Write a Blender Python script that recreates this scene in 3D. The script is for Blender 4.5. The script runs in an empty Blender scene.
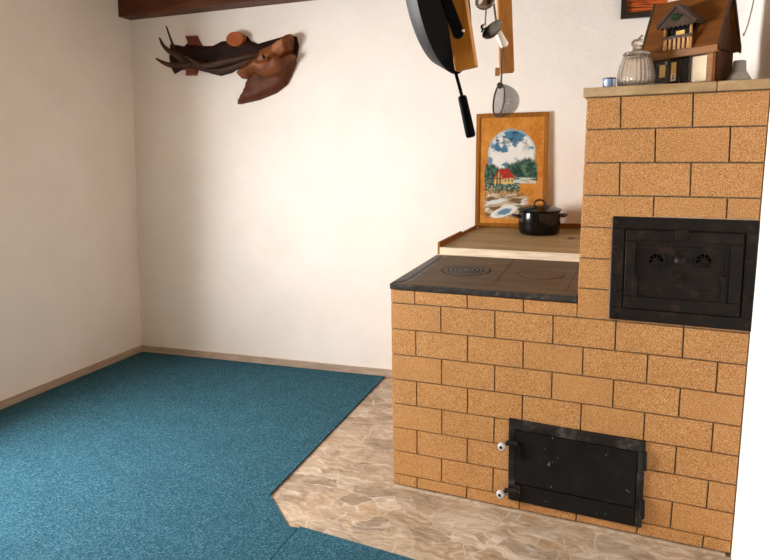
import bpy, bmesh, math, random
from mathutils import Vector, Matrix, noise
from mathutils.geometry import delaunay_2d_cdt
random.seed(7)
sc = bpy.context.scene
COL = sc.collection
V = Vector

# ------------------------------------------------------------------ camera
CAM = V((0.9778570, -2.3479712, 1.4061103))
ROT = (1.4301642, 0.0095783, 0.4033925)
FPX, CX, CY = 620.0, 385.0, 248.84
cd = bpy.data.cameras.new('camera'); cam = bpy.data.objects.new('camera', cd); COL.objects.link(cam)
cam.location = CAM; cam.rotation_euler = ROT
cd.sensor_width = 36.0; cd.lens = FPX / 770 * 36.0; cd.shift_y = (CY - 280) / 770
cd.clip_start = 0.05
sc.camera = cam
import mathutils
RM = mathutils.Euler(ROT, 'XYZ').to_matrix()

def ray(px, py):
    return RM @ V(((px - CX) / FPX, -(py - CY) / FPX, -1.0))
def onY(px, py, y=0.0):
    d = ray(px, py); return CAM + d * ((y - CAM.y) / d.y)
def onZ(px, py, z=0.0):
    d = ray(px, py); return CAM + d * ((z - CAM.z) / d.z)
SLOPE = .05     # the old stove top rises a little towards the wall
def onS(px, py, z0):
    d = ray(px, py); t_ = (z0 - CAM.z + SLOPE * CAM.y) / (d.z - SLOPE * d.y); return CAM + d * t_
def onP(px, py, p0, n):
    d = ray(px, py); return CAM + d * ((p0 - CAM).dot(n) / d.dot(n))
def atD(px, py, dist):
    return CAM + ray(px, py) * dist

# ------------------------------------------------------------------ materials
def srgb(r, g, b):
    f = lambda c: (c / 255 / 12.92) if c <= 10 else ((c / 255 + .055) / 1.055) ** 2.4
    return (f(r), f(g), f(b), 1.0)
class NT:
    def __init__(s, name, rough=.6, spec=.3, metal=0.0):
        s.m = bpy.data.materials.new(name); s.m.use_nodes = True
        s.t = s.m.node_tree; s.n = s.t.nodes; s.l = s.t.links
        s.b = s.n['Principled BSDF']
        s.b.inputs['Roughness'].default_value = rough
        s.b.inputs['Specular IOR Level'].default_value = spec
        s.b.inputs['Metallic'].default_value = metal
        s.tc = s.n.new('ShaderNodeTexCoord')
    def map(s, scale=(1, 1, 1), rot=(0, 0, 0), src=None):
        mp = s.n.new('ShaderNodeMapping'); mp.inputs['Scale'].default_value = scale; mp.inputs['Rotation'].default_value = rot
        s.l.new(src or s.tc.outputs['Object'], mp.inputs['Vector']); return mp.outputs['Vector']
    def noise(s, scale, detail=4, rough=.6, vec=None, dist=0.0):
        x = s.n.new('ShaderNodeTexNoise'); x.inputs['Scale'].default_value = scale; x.inputs['Detail'].default_value = detail
        x.inputs['Roughness'].default_value = rough; x.inputs['Distortion'].default_value = dist
        s.l.new(vec or s.tc.outputs['Object'], x.inputs['Vector']); return x.outputs['Fac']
    def vor(s, scale, feature='F1', vec=None, rnd=1.0):
        x = s.n.new('ShaderNodeTexVoronoi'); x.feature = feature; x.inputs['Scale'].default_value = scale
        x.inputs['Randomness'].default_value = rnd
        s.l.new(vec or s.tc.outputs['Object'], x.inputs['Vector']); return x
    def ramp(s, fac, stops, interp='LINEAR'):
        r = s.n.new('ShaderNodeValToRGB'); r.color_ramp.interpolation = interp; e = r.color_ramp.elements
        while len(e) < len(stops): e.new(.5)
        for q, (p, c) in zip(e, stops): q.position = p; q.color = c
        s.l.new(fac, r.inputs['Fac']); return r.outputs['Color']
    def mix(s, a, b, fac=.5, mode='MIX'):
        x = s.n.new('ShaderNodeMix'); x.data_type = 'RGBA'; x.blend_type = mode
        for v, i in ((a, 6), (b, 7)):
            if hasattr(v, 'links'): s.l.new(v, x.inputs[i])
            else: x.inputs[i].default_value = v
        if hasattr(fac, 'links'): s.l.new(fac, x.inputs[0])
        else: x.inputs[0].default_value = fac
        return x.outputs[2]
    def math(s, op, a, b=None, clamp=False):
        x = s.n.new('ShaderNodeMath'); x.operation = op; x.use_clamp = clamp
        for i, v in enumerate((a, b)):
            if v is None: continue
            if hasattr(v, 'links'): s.l.new(v, x.inputs[i])
            else: x.inputs[i].default_value = v
        return x.outputs[0]
    def color(s, c):
        if hasattr(c, 'links'): s.l.new(c, s.b.inputs['Base Color'])
        else: s.b.inputs['Base Color'].default_value = c
        return s
    def rough(s, r): s.l.new(r, s.b.inputs['Roughness']); return s
    def bump(s, h, strength=.3, dist=.002):
        x = s.n.new('ShaderNodeBump'); x.inputs['Strength'].default_value = strength; x.inputs['Distance'].default_value = dist
        s.l.new(h, x.inputs['Height']); s.l.new(x.outputs['Normal'], s.b.inputs['Normal']); return s

def speck(name, c1, c2, scale, rough=.5, spec=.3, metal=0, bump=.15, detail=5, bd=.002):
    t = NT(name, rough, spec, metal); f = t.noise(scale, detail)
    t.color(t.ramp(f, [(.3, c1), (.7, c2)])); t.bump(f, bump, bd); return t.m
def wood(name, c1, c2, c3, axis='x', scale=14, rough=.5, spec=.3):
    t = NT(name, rough, spec); st = {'x': (.08, 1, 1), 'y': (1, .08, 1), 'z': (1, 1, .08)}[axis]
    v = t.map(st); f = t.noise(scale, 6, .65, v, 1.2); g = t.noise(scale * 9, 3, .6, v, .3)
    c = t.ramp(f, [(.28, c1), (.5, c2), (.72, c3)])
    c = t.mix(c, t.ramp(g, [(.35, (.45, .42, .4, 1)), (.65, (1, 1, 1, 1))]), .45, 'MULTIPLY')
    t.color(c); t.bump(g, .2, .001); return t.m

M = {}
# plaster
t = NT('plaster', .9, .15); f = t.noise(3.2, 5); g = t.noise(45, 4)
t.color(t.ramp(f, [(.3, srgb(236, 229, 219)), (.7, srgb(242, 236, 228))]))
h = t.math('ADD', t.math('MULTIPLY', f, 1.0), t.math('MULTIPLY', g, .12)); t.bump(h, .35, .02); M['plaster'] = t.m
# tiles
t = NT('ochre_tile', .42, .35)
a = t.noise(330, 3, .6); b = t.noise(600, 2, .5); z = t.noise(5, 3)
c = t.ramp(a, [(.30, srgb(110, 72, 36)), (.44, srgb(186, 131, 75)), (.58, srgb(211, 159, 102)), (.74, srgb(242, 215, 174))])
c = t.mix(c, t.ramp(b, [(.35, (.62, .55, .45, 1)), (.6, (1, 1, 1, 1))]), .5, 'MULTIPLY')
c = t.mix(c, t.ramp(z, [(.3, (.86, .84, .8, 1)), (.7, (1, 1, 1, 1))]), .8, 'MULTIPLY')
t.color(c); t.bump(a, .25, .002); M['tile'] = t.m
M['grout'] = speck('grout', srgb(98, 86, 68), srgb(140, 124, 100), 60, .9, .1)
M['mortar'] = speck('mortar', srgb(150, 128, 104), srgb(184, 164, 140), 40, .95, .1, bump=.5, bd=.004)
# iron
t = NT('cast_iron', .55, .25, .1); f = t.noise(18, 6); g = t.noise(160, 3)
t.color(t.ramp(f, [(.3, srgb(9, 6, 4)), (.55, srgb(24, 16, 11)), (.75, srgb(58, 40, 26))])); t.bump(g, .3, .0015); M['iron'] = t.m
t = NT('black_iron', .5, .25, .0); f = t.noise(13, 5); g = t.noise(48, 2)
c = t.ramp(f, [(.35, srgb(12, 12, 13)), (.6, srgb(20, 19, 19)), (.78, srgb(50, 36, 27))])
c = t.mix(c, srgb(190, 180, 170), t.ramp(g, [(.70, (0, 0, 0, 1)), (.76, (.5, .5, .5, 1))])); t.color(c); t.bump(g, .1, .001); M['door'] = t.m
t = NT('scuffed_iron', .5, .4, .35); f = t.noise(22, 6)
t.color(t.ramp(f, [(.35, srgb(22, 19, 17)), (.55, srgb(46, 41, 38)), (.75, srgb(96, 88, 82))])); t.bump(f, .25, .002); M['scuff'] = t.m
t = NT('hotplate', .6, .3, .1); v = t.map((.5, 2, 1)); f = t.noise(9, 6, .6, v); g = t.noise(90, 3)
t.color(t.ramp(f, [(.3, srgb(74, 57, 36)), (.6, srgb(96, 76, 50)), (.8, srgb(118, 97, 68))])); t.bump(g, .15, .001); M['hotplate'] = t.m
t = NT('burnt_ring', .4, .4, .35); f = t.noise(22, 4)
t.color(t.ramp(f, [(.3, srgb(16, 13, 11)), (.7, srgb(36, 29, 24))])); M['burnt'] = t.m
M['black'] = speck('vent_black', srgb(2, 2, 2), srgb(5, 4, 4), 30, .9, .02)
M['soot_dark'] = speck('soot_dark', srgb(14, 11, 9), srgb(26, 20, 17), 30, .7, .2)  # stove soot, and the painted dark of the latch knob holes
t = NT('plate_rim', .45, .4, .3); f = t.noise(40, 6)
t.color(t.ramp(f, [(.35, srgb(42, 38, 36)), (.6, srgb(74, 68, 64)), (.78, srgb(128, 120, 114))])); t.bump(f, .5, .003); M['rim'] = t.m
# floor stone: irregular flagstones
t = NT('flagstone', .5, .35)
wob = t.n.new('ShaderNodeTexNoise'); wob.inputs['Scale'].default_value = 5.0; wob.inputs['Detail'].default_value = 4
t.l.new(t.tc.outputs['Object'], wob.inputs['Vector'])
vv = t.n.new('ShaderNodeVectorMath'); vv.operation = 'MULTIPLY_ADD'; vv.inputs[1].default_value = (.15, .15, 0)
t.l.new(wob.outputs['Color'], vv.inputs[0]); t.l.new(t.tc.outputs['Object'], vv.inputs[2])
vm = t.map((1.0, 1.5, 1), (0, 0, .5), vv.outputs[0])
vo = t.vor(4.4, 'F1', vm); ed = t.vor(4.4, 'DISTANCE_TO_EDGE', vm)
sep = t.n.new('ShaderNodeSeparateColor'); t.l.new(vo.outputs['Color'], sep.inputs[0])
c = t.ramp(sep.outputs[0], [(.0, srgb(108, 88, 70)), (.25, srgb(168, 148, 126)), (.5, srgb(130, 106, 82)), (.75, srgb(184, 168, 148)), (1, srgb(150, 116, 78))])
vo2 = t.vor(7.5, 'F1', vm); ed2 = t.vor(7.5, 'DISTANCE_TO_EDGE', vm); sp2 = t.n.new('ShaderNodeSeparateColor'); t.l.new(vo2.outputs['Color'], sp2.inputs[0])
msk = t.ramp(t.noise(1.7, 2), [(.49, (0, 0, 0, 1)), (.51, (1, 1, 1, 1))])
c2_ = t.ramp(sp2.outputs[1], [(.0, srgb(116, 94, 72)), (.3, srgb(174, 155, 132)), (.6, srgb(150, 124, 94)), (.85, srgb(194, 178, 158)), (1, srgb(166, 130, 88))])
c = t.mix(c, c2_, msk)
vs = t.map((1.2, 4, 1), (0, 0, .7), vv.outputs[0]); st = t.noise(6, 7, .7, vs, 1.5)
c = t.mix(c, t.ramp(st, [(.34, srgb(102, 84, 66)), (.5, srgb(162, 144, 122)), (.66, srgb(222, 210, 194))]), .46)
st2 = t.noise(13, 7, .75, vs, 1.2)
c = t.mix(c, t.ramp(st2, [(.38, (.55, .5, .45, 1)), (.5, (1, 1, 1, 1))]), .55, 'MULTIPLY')
eg = t.math('ADD', t.mix(ed.outputs[0], t.math('MULTIPLY', ed2.outputs[0], 1.6), msk), t.math('MULTIPLY', t.noise(9, 4), .10))
c = t.mix(srgb(196, 180, 160), c, t.ramp(eg, [(.048, (0.2, 0.2, 0.2, 1)), (.08, (1, 1, 1, 1))]))
t.color(c); t.bump(st, .2, .003); M['stone'] = t.m
# carpet
t = NT('teal_carpet', 1.0, .05); a = t.noise(190, 4, .7); b = t.noise(7, 5); w = t.noise(60, 3, .6, t.map((1, 2.2, 1)))
c = t.ramp(a, [(.3, srgb(20, 50, 62)), (.5, srgb(48, 94, 111)), (.72, srgb(116, 152, 164))])
c = t.mix(c, t.ramp(b, [(.3, (.78, .78, .78, 1)), (.7, (1, 1, 1, 1))]), .7, 'MULTIPLY')
c = t.mix(c, t.ramp(w, [(.3, (.7, .7, .7, 1)), (.7, (1, 1, 1, 1))]), .6, 'MULTIPLY')
t.color(c); t.bump(t.math('ADD', a, w), .8, .006); M['carpet'] = t.m
M['carpet_back'] = speck('carpet_backing', srgb(22, 26, 28), srgb(40, 44, 46), 80, 1, .05)
M['base'] = wood('baseboard_wood', srgb(168, 146, 126), srgb(186, 164, 144), srgb(202, 182, 162), 'x', 8, .6)
M['base_y'] = wood('baseboard_wood_side', srgb(168, 146, 126), srgb(186, 164, 144), srgb(202, 182, 162), 'y', 8, .6)
M['beam'] = wood('dark_beam_wood', srgb(62, 30, 12), srgb(92, 48, 20), srgb(122, 68, 30), 'x', 12, .55)
M['ceil'] = wood('ceiling_boards', srgb(116, 84, 52), srgb(141, 106, 68), srgb(162, 126, 86), 'x', 8, .6)
M['fill_cut_wood'] = wood('rear_fill_cut_wood', srgb(116, 88, 58), srgb(140, 110, 76), srgb(160, 130, 94), 'z', 8, .6)  # dark wood put on the unseen rear wall to cut fill light
M['orange_wood'] = wood('orange_pine', srgb(154, 90, 20), srgb(176, 110, 32), srgb(194, 132, 54), 'z', 11, .4)
M['trim_wood'] = wood('oiled_trim', srgb(128, 80, 26), srgb(158, 104, 38), srgb(178, 122, 54), 'y', 12, .45)
M['pale_edge'] = wood('pale_edge', srgb(222, 200, 168), srgb(236, 218, 190), srgb(244, 230, 206), 'x', 12, .6)
# shelf board with a dark knot
t = NT('grey_pine_board', .55, .25); v = t.map((.08, 1, 1)); f = t.noise(16, 6, .65, v, 1.0); g = t.noise(70, 3, .6, v)
c = t.ramp(f, [(.28, srgb(128, 100, 72)), (.5, srgb(160, 130, 98)), (.72, srgb(186, 158, 124))])
c = t.mix(c, t.ramp(g, [(.35, (.6, .56, .52, 1)), (.6, (1, 1, 1, 1))]), .5, 'MULTIPLY')
M['shelf'] = t
M['pan'] = speck('black_pan', srgb(3, 3, 3), srgb(7, 6, 6), 40, .5, .35, bump=.03)
M['pan_out'] = speck('pan_outside', srgb(26, 22, 20), srgb(40, 34, 30), 30, .55, .15, 0, bump=.03)
M['pan'].node_tree.nodes['Principled BSDF'].inputs['Roughness'].default_value = .7
M['pan'].node_tree.nodes['Principled BSDF'].inputs['Specular IOR Level'].default_value = .05
t = NT('steel', .22, .5, 1.0); t.color(srgb(196, 190, 184)); M['steel'] = t.m
t = NT('dark_steel', .28, .5, 1.0); t.color(srgb(92, 86, 80)); M['dsteel'] = t.m
t = NT('white_plastic', .4, .4); t.color(srgb(236, 224, 208)); M['white'] = t.m
t = NT('porcelain', .25, .4); t.color(srgb(196, 194, 194)); M['porcelain'] = t.m
t = NT('enamel_black', .16, .4); t.color(srgb(6, 6, 8)); M['enamel'] = t.m
t = NT('brown_grip', .3, .5); t.color(srgb(58, 18, 14)); M['brown'] = t.m
t = NT('ribbed_glass', .12, .4); t.color((.86, .80, .72, 1)); t.b.inputs['Transmission Weight'].default_value = .93; t.b.inputs['IOR'].default_value = 1.45; M['glass'] = t.m
t = NT('grey_ceramic', .35, .4); f = t.noise(20, 3); t.color(t.ramp(f, [(.3, srgb(122, 117, 108)), (.7, srgb(148, 143, 132))])); M['grey'] = t.m
t = NT('mantel_stone', .6, .3); f = t.noise(12, 6, .65, t.map((.4, 1, 1)), .6); g = t.noise(60, 3)
t.color(t.mix(t.ramp(f, [(.3, srgb(150, 122, 84)), (.55, srgb(178, 150, 110)), (.75, srgb(198, 174, 136))]), t.ramp(g, [(.3, (.75, .72, .7, 1)), (.6, (1, 1, 1, 1))]), .5, 'MULTIPLY')); t.bump(f, .2, .003); M['mantel'] = t.m
# deer
M['plaque'] = wood('dark_plaque_wood', srgb(26, 14, 8), srgb(42, 22, 12), srgb(62, 34, 18), 'x', 9, .6, .15)
t = NT('carved_wood', .52, .3); v = t.map((.5, 1, 1), (0, .5, 0)); f = t.noise(10, 5, .6, v, 1.5)
t.color(t.ramp(f, [(.3, srgb(78, 38, 12)), (.55, srgb(116, 62, 24)), (.75, srgb(158, 98, 50))])); t.bump(t.noise(38, 4, .6, v), .35, .004); M['carved'] = t.m
t = NT('neck_wood', .58, .22); v = t.map((.4, 1, 1), (0, .4, 0)); f = t.noise(12, 5, .6, v, 1.5)
t.color(t.ramp(f, [(.3, srgb(64, 30, 10)), (.55, srgb(88, 44, 16)), (.75, srgb(112, 62, 26))])); t.bump(f, .2, .003); M['neck'] = t.m
t = NT('antler_wood', .55, .2); v = t.map((.3, 1, 1)); f = t.noise(24, 5, .6, v)
t.color(t.ramp(f, [(.3, srgb(40, 24, 14)), (.6, srgb(66, 42, 26)), (.8, srgb(110, 80, 54))])); t.bump(f, .3, .003); M['antler'] = t.m
M['knobred'] = wood('red_brown_wood', srgb(96, 38, 18), srgb(122, 52, 26), srgb(142, 68, 36), 'x', 16, .4)
t = NT('cut_branch', .45, .3); vo_ = t.n.new('ShaderNodeTexWave'); vo_.wave_type = 'RINGS'; vo_.rings_direction = 'Y'; vo_.inputs['Scale'].default_value = 22; vo_.inputs['Distortion'].default_value = 2
t.l.new(t.tc.outputs['Object'], vo_.inputs['Vector']); t.color(t.ramp(vo_.outputs['Fac'], [(.2, srgb(146, 72, 22)), (.8, srgb(160, 82, 27))])); M['cut'] = t.m
# house
M['h_roof'] = wood('chalet_roof_wood', srgb(84, 46, 10), srgb(106, 60, 15), srgb(124, 75, 24), 'x', 16, .5)
M['h_trim'] = wood('chalet_trim_wood', srgb(112, 68, 18), srgb(134, 84, 26), srgb(152, 100, 38), 'x', 20, .45)
M['h_dark'] = wood('chalet_dark_wood', srgb(48, 28, 14), srgb(66, 38, 20), srgb(86, 52, 28), 'z', 20, .5)
M['h_thatch'] = wood('chalet_bark', srgb(46, 32, 20), srgb(64, 46, 32), srgb(84, 62, 44), 'z', 30, .8)
t = NT('dark_pane', .12, .5); t.color(srgb(22, 18, 18)); M['h_pane'] = t.m
t = NT('yellow_pane', .35, .4); t.color(srgb(206, 170, 84)); M['h_yellow'] = t.m
t = NT('cream_pane', .4, .4); f = t.noise(14, 3); t.color(t.ramp(f, [(.3, srgb(232, 208, 166)), (.7, srgb(244, 228, 192))])); M['h_cream'] = t.m
M['h_green'] = speck('moss_green', srgb(22, 38, 24), srgb(46, 66, 40), 120, .8, .1, bump=.8)
M['h_post'] = wood('pale_stick', srgb(150, 100, 50), srgb(184, 132, 74), srgb(206, 160, 100), 'z', 30, .5)
M['black_frame'] = speck('black_frame', srgb(26, 18, 16), srgb(40, 28, 24), 20, .4, .4, bump=.05)
M['blue'] = None
t = NT('blue_stripe', .2, .5); at = t.n.new('ShaderNodeAttribute'); at.attribute_name = 'Col'; t.color(at.outputs['Color']); M['vcol_gloss'] = t.m
t = NT('paint_surface', .55, .25); at = t.n.new('ShaderNodeAttribute'); at.attribute_name = 'Col'; t.color(at.outputs['Color']); t.bump(t.noise(160, 3), .2, .001); M['vcol'] = t.m
M['frame_ochre'] = wood('ochre_frame', srgb(128, 76, 10), srgb(148, 90, 16), srgb(164, 104, 26), 'z', 10, .45)
M['winframe'] = speck('window_paint', srgb(226, 218, 206), srgb(238, 230, 220), 10, .5, .3)
M['wire'] = speck('wire_grey', srgb(92, 84, 76), srgb(120, 110, 100), 30, .5, .4)
# strainer mesh (woven wire with holes)
t = NT('wire_mesh', .5, .3, .2); t.color(srgb(84, 72, 62))
uvn = t.tc.outputs['UV']; mp = t.map((90, 34, 1), (0, 0, 0), uvn)
sx = t.n.new('ShaderNodeSeparateXYZ'); t.l.new(mp, sx.inputs[0])
fx = t.math('FRACT', sx.outputs[0]); fy = t.math('FRACT', sx.outputs[1])
al = t.math('MAXIMUM', t.math('LESS_THAN', fx, .30), t.math('LESS_THAN', fy, .30)); t.l.new(al, t.b.inputs['Alpha']); M['mesh'] = t.m

# ------------------------------------------------------------------ mesh builder
ORG = {}
class MB:
    def __init__(s): s.v = []; s.f = []; s.mi = []; s.uv = {}; s.col = None; s.cur = 0
    def add(s, vs, fs, mi=None):
        o = len(s.v); s.v += [V(p) for p in vs]
        for f in fs: s.f.append([i + o for i in f]); s.mi.append(s.cur if mi is None else mi)
        return s
    def box(s, lo, hi, mi=None, fr=None):
        lo, hi = V(lo), V(hi)
        p = [V((x, y, z)) for z in (lo.z, hi.z) for y in (lo.y, hi.y) for x in (lo.x, hi.x)]
        if fr: p = [fr @ q for q in p]
        return s.add(p, [(0, 2, 3, 1), (4, 5, 7, 6), (0, 1, 5, 4), (2, 6, 7, 3), (0, 4, 6, 2), (1, 3, 7, 5)], mi)
    def hexa(s, p, mi=None):   # bottom 4 ccw, top 4 ccw
        return s.add(p, [(3, 2, 1, 0), (4, 5, 6, 7), (0, 1, 5, 4), (1, 2, 6, 5), (2, 3, 7, 6), (3, 0, 4, 7)], mi)
    def prism(s, poly, vec, mi=None):
        n = len(poly); vec = V(vec)
        return s.add(list(map(V, poly)) + [V(p) + vec for p in poly], [tuple(range(n))[::-1], tuple(range(n, 2 * n))] + [(i, (i + 1) % n, n + (i + 1) % n, n + i) for i in range(n)], mi)
    def tube(s, pts, rad, seg=10, mi=None, caps=True):
        pts = [V(p) for p in pts]; n = len(pts)
        if not hasattr(rad, '__len__'): rad = [rad] * n
        vs = []; prev = None
        for i, p in enumerate(pts):
            d = (pts[min(i + 1, n - 1)] - pts[max(i - 1, 0)]).normalized()
            if prev is None:
                a = V((0, 0, 1)) if abs(d.z) < .9 else V((1, 0, 0)); u = d.cross(a).normalized()
            else: u = (prev - d * prev.dot(d)).normalized()
            prev = u; w = d.cross(u)
            vs += [p + (u * math.cos(2 * math.pi * k / seg) + w * math.sin(2 * math.pi * k / seg)) * rad[i] for k in range(seg)]
        fs = [(i * seg + k, i * seg + (k + 1) % seg, (i + 1) * seg + (k + 1) % seg, (i + 1) * seg + k) for i in range(n - 1) for k in range(seg)]
        if caps: fs += [tuple(range(seg))[::-1], tuple((n - 1) * seg + k for k in range(seg))]
        return s.add(vs, fs, mi)
    def lathe(s, prof, c, seg=40, axis=(0, 0, 1), mi=None, rib=None, a0=0, a1=2 * math.pi):
        ax = V(axis).normalized(); t0 = V((1, 0, 0)) if abs(ax.x) < .9 else V((0, 1, 0)); u = (t0 - ax * t0.dot(ax)).normalized(); w = ax.cross(u); c = V(c)
        vs = []
        for j, (r, h) in enumerate(prof):
            for k in range(seg):
                a = a0 + (a1 - a0) * k / seg; rr = r * (1 + (rib(a, j) if rib else 0)); vs.append(c + ax * h + (u * math.cos(a) + w * math.sin(a)) * max(rr, 1e-5))
        fs = [(j * seg + k, j * seg + (k + 1) % seg, (j + 1) * seg + (k + 1) % seg, (j + 1) * seg + k) for j in range(len(prof) - 1) for k in range(seg)]
        return s.add(vs, fs, mi)
    def build(s, name, mats, parent=None, smooth=False, bevel=0, org=None, merge=True, auto=None):
        if not isinstance(mats, (list, tuple)): mats = [mats]
        me = bpy.data.meshes.new(name)
        if parent is not None: o0 = ORG[parent.name]
        else:
            if org is None:
                lo = [min(p[i] for p in s.v) for i in range(3)]; hi = [max(p[i] for p in s.v) for i in range(3)]
                org = V(((lo[0] + hi[0]) / 2, (lo[1] + hi[1]) / 2, lo[2]))
            o0 = V(org)
        me.from_pydata([p - o0 for p in s.v], [], s.f)
        for m in mats: me.materials.append(m)
        for p, i in zip(me.polygons, s.mi): p.material_index = i; p.use_smooth = smooth
        bm = bmesh.new(); bm.from_mesh(me)
        if merge: bmesh.ops.remove_doubles(bm, verts=bm.verts, dist=1e-5)
        bmesh.ops.recalc_face_normals(bm, faces=bm.faces)
        bm.to_mesh(me); bm.free()
        ob = bpy.data.objects.new(name, me); COL.objects.link(ob)
        if bevel:
            b = ob.modifiers.new('bevel', 'BEVEL'); b.width = bevel; b.segments = 2; b.limit_method = 'ANGLE'; b.angle_limit = .6
        if smooth and auto != False:
            es = ob.modifiers.new('edges', 'EDGE_SPLIT'); es.split_angle = .75
        if parent is not None: ob.parent = parent
        else: ob.location = o0
        ORG[ob.name] = o0
        return ob
def tag(o, label, cat, group=None):
    o['label'] = label; o['category'] = cat
    if group: o['group'] = group
    return o
def struct(o): o['kind'] = 'structure'; return o
def thing(name, label, cat, loc, group=None):
    o = bpy.data.objects.new(name, None); COL.objects.link(o); o.empty_display_size = .05
    o.location = loc; ORG[o.name] = V(loc); return tag(o, label, cat, group)

# ------------------------------------------------------------------ room shell
cor = onZ(142, 351.6); bk = onZ(385, 376.5); lf = onZ(0, 410)
bdir = (bk - cor).normalized(); bn = V((bdir.y, -bdir.x, 0)).normalized()      # bn points into the room
if bn.y > 0: bn = -bn
def onB(px, py, off=0.0): return onP(px, py, bk + bn * off, bn)
ctop = onB(130.5, 20.3)
lean = (ctop - cor) / (ctop.z - cor.z)
ldir = (lf - cor).normalized()
ZC = 2.56
YR = -3.5
def corner(z): return cor + lean * z
def lwall(y, z, inset=0.0):     # point on the left wall
    p = corner(z); q = p + ldir * ((y - p.y) / ldir.y); return V((q.x + inset, y, z))
xr0 = onY(729, 555.5); XR0, XR1 = xr0.x + .006, onY(769, 92).x + .006    # right wall at the floor / at mantel height
def rx(z): return XR0 + (XR1 - XR0) * z / 1.61
def backp(x, z=0.0, off=0.0):
    p = cor + bdir * ((x - cor.x) / bdir.x) + bn * off; return V((p.x, p.y, z))
TH = .12
mb = MB(); mb.box((-2.9, YR - .2, -.1), (1.7, 1.75, 0)); struct(mb.build('floor', M['stone'], org=(0, 0, 0)))
mb = MB(); mb.box((-2.9, YR - .2, ZC), (1.7, 1.75, ZC + .1)); struct(mb.build('ceiling', M['ceil'], org=(0, 0, ZC)))
mb = MB(); a, b = backp(-2.9), backp(1.6); mb.prism([a, b, b - bn * TH, a - bn * TH], (0, 0, ZC)); struct(mb.build('wall_back', M['plaster'], org=(0, 1.3, 0)))
# left wall with a window opening
WY0, WY1, WZ0, WZ1 = -1.65, -.35, .80, 1.95
ys = [YR - .1, WY0, WY1, 1.25]; zs = [0, WZ0, WZ1, ZC]
mb = MB()
for i in range(3):
    for j in range(3):
        if i == 1 and j == 1: continue
        y0, y1, z0, z1 = ys[i], ys[i + 1], zs[j], zs[j + 1]
        q = [lwall(y0, z0), lwall(y1, z0), lwall(y1, z1), lwall(y0, z1)]
        mb.prism(q, (-.2, 0, 0))
struct(mb.build('wall_left', M['plaster'], org=(-2.5, 0, 0)))
mb = MB(); mb.hexa([(rx(0), YR - .1, 0), (rx(0) + TH, YR - .1, 0), (rx(0) + TH, 1.5, 0), (rx(0), 1.5, 0), (rx(ZC), YR - .1, ZC), (rx(ZC) + TH, YR - .1, ZC), (rx(ZC) + TH, 1.5, ZC), (rx(ZC), 1.5, ZC)])
struct(mb.build('wall_right', M['plaster'], org=(1.3, 0, 0)))
mb = MB(); mb.box((-2.9, YR - TH, 0), (1.7, YR, ZC)); struct(mb.build('wall_rear', M['fill_cut_wood'], org=(0, YR, 0)))  # rear wall out of view, darkened so less light bounces back
# window in the left wall (out of the picture, source of the daylight)
mb = MB(); xw = lwall(-1.7, 1.5).x - .12; w = .05
for (y0, y1, z0, z1) in ((WY0, WY1, WZ0, WZ0 + w), (WY0, WY1, WZ1 - w, WZ1), (WY0, WY0 + w, WZ0, WZ1), (WY1 - w, WY1, WZ0, WZ1), ((WY0 + WY1) / 2 - .03, (WY0 + WY1) / 2 + .03, WZ0, WZ1)):
    mb.box((xw - .03, y0, z0), (xw + .03, y1, z1))
struct(mb.build('window_1', M['winframe']))
# baseboards
def base_h(px, y_top, y_bot):
    return 0
hb = .052
mb = MB(); a, b = backp(cor.x + .0), backp(-.03)
mb.prism([a, b, b + bn * .014, a + bn * .014], (0, 0, hb)); struct(mb.build('baseboard_back', M['base']))
mb = MB(); p0, p1 = lwall(YR, 0), lwall(cor.y - .01, 0)
q0, q1 = lwall(YR, hb), lwall(cor.y - .01, hb)
mb.hexa([p0 - V((.002, 0, 0)), p0 + V((.016, 0, 0)), p1 + V((.016, 0, 0)), p1 - V((.002, 0, 0)), q0 - V((.002, 0, 0)), q0 + V((.016, 0, 0)), q1 + V((.016, 0, 0)), q1 - V((.002, 0, 0))]); struct(mb.build('baseboard_left', M['base_y']))
# ceiling beam along the back wall
zb = ctop.z
e1 = onB(326, -1); bsl = (e1.z - zb) / (e1.x - ctop.x)
fc = onZ(116.5, 17, zb)                         # front bottom corner
bd = max(.07, (fc - ctop).dot(bn))
A = V((corner(zb).x - .02, 0, 0)).x
def beamp(x, z, off): p = backp(x, 0, off); return V((p.x, p.y, z))
mb = MB(); x1 = 1.25
zz1 = zb + bsl * (x1 - ctop.x)
mb.hexa([beamp(A, zb, bd), beamp(x1, zz1, bd), beamp(x1, zz1, -.01), beamp(A, zb, -.01), beamp(A, ZC + .01, bd), beamp(x1, ZC + .01, bd), beamp(x1, ZC + .01, -.01), beamp(A, ZC + .01, -.01)])
tag(mb.build('ceiling_beam', M['beam'], bevel=.006), 'dark brown wooden ceiling beam running along the top of the back wall', 'beam')

# ------------------------------------------------------------------ carpets
c0 = onZ(385, 377); c1 = onZ(270, 496); c2 = onZ(289, 528.5); s1 = onZ(300, 528); s2 = onZ(410, 560); s3 = onZ(272, 560)
CT = .008
def slab(mb, poly, z0, z1, mi=0, sl=0.0):
    poly = [V((p.x, p.y, z0 + sl * p.y)) for p in poly]; mb.prism(poly, (0, 0, z1 - z0), mi)
l0 = lwall(cor.y - .03, 0, .018); l1 = lwall(YR + .02, 0, .018)
sd = (s3 - s1).normalized(); s4 = s1 + sd * ((YR + .02 - s1.y) / sd.y)
bkc = backp(cor.x + .03, 0, .018); c0b = backp(c0.x, 0, .018)
e2 = V((c2.x, c2.y, 0)) + V((.02, -.012, 0))
def carpet(name, poly, label):
    mb = MB(); slab(mb, poly, .0, CT - .003, 1)
    slab(mb, poly, CT - .003, CT, 0)
    o = mb.build(name, [M['carpet'], M['carpet_back']], org=(poly[0].x, poly[0].y, 0), merge=False); return tag(o, label, 'carpet')
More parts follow.
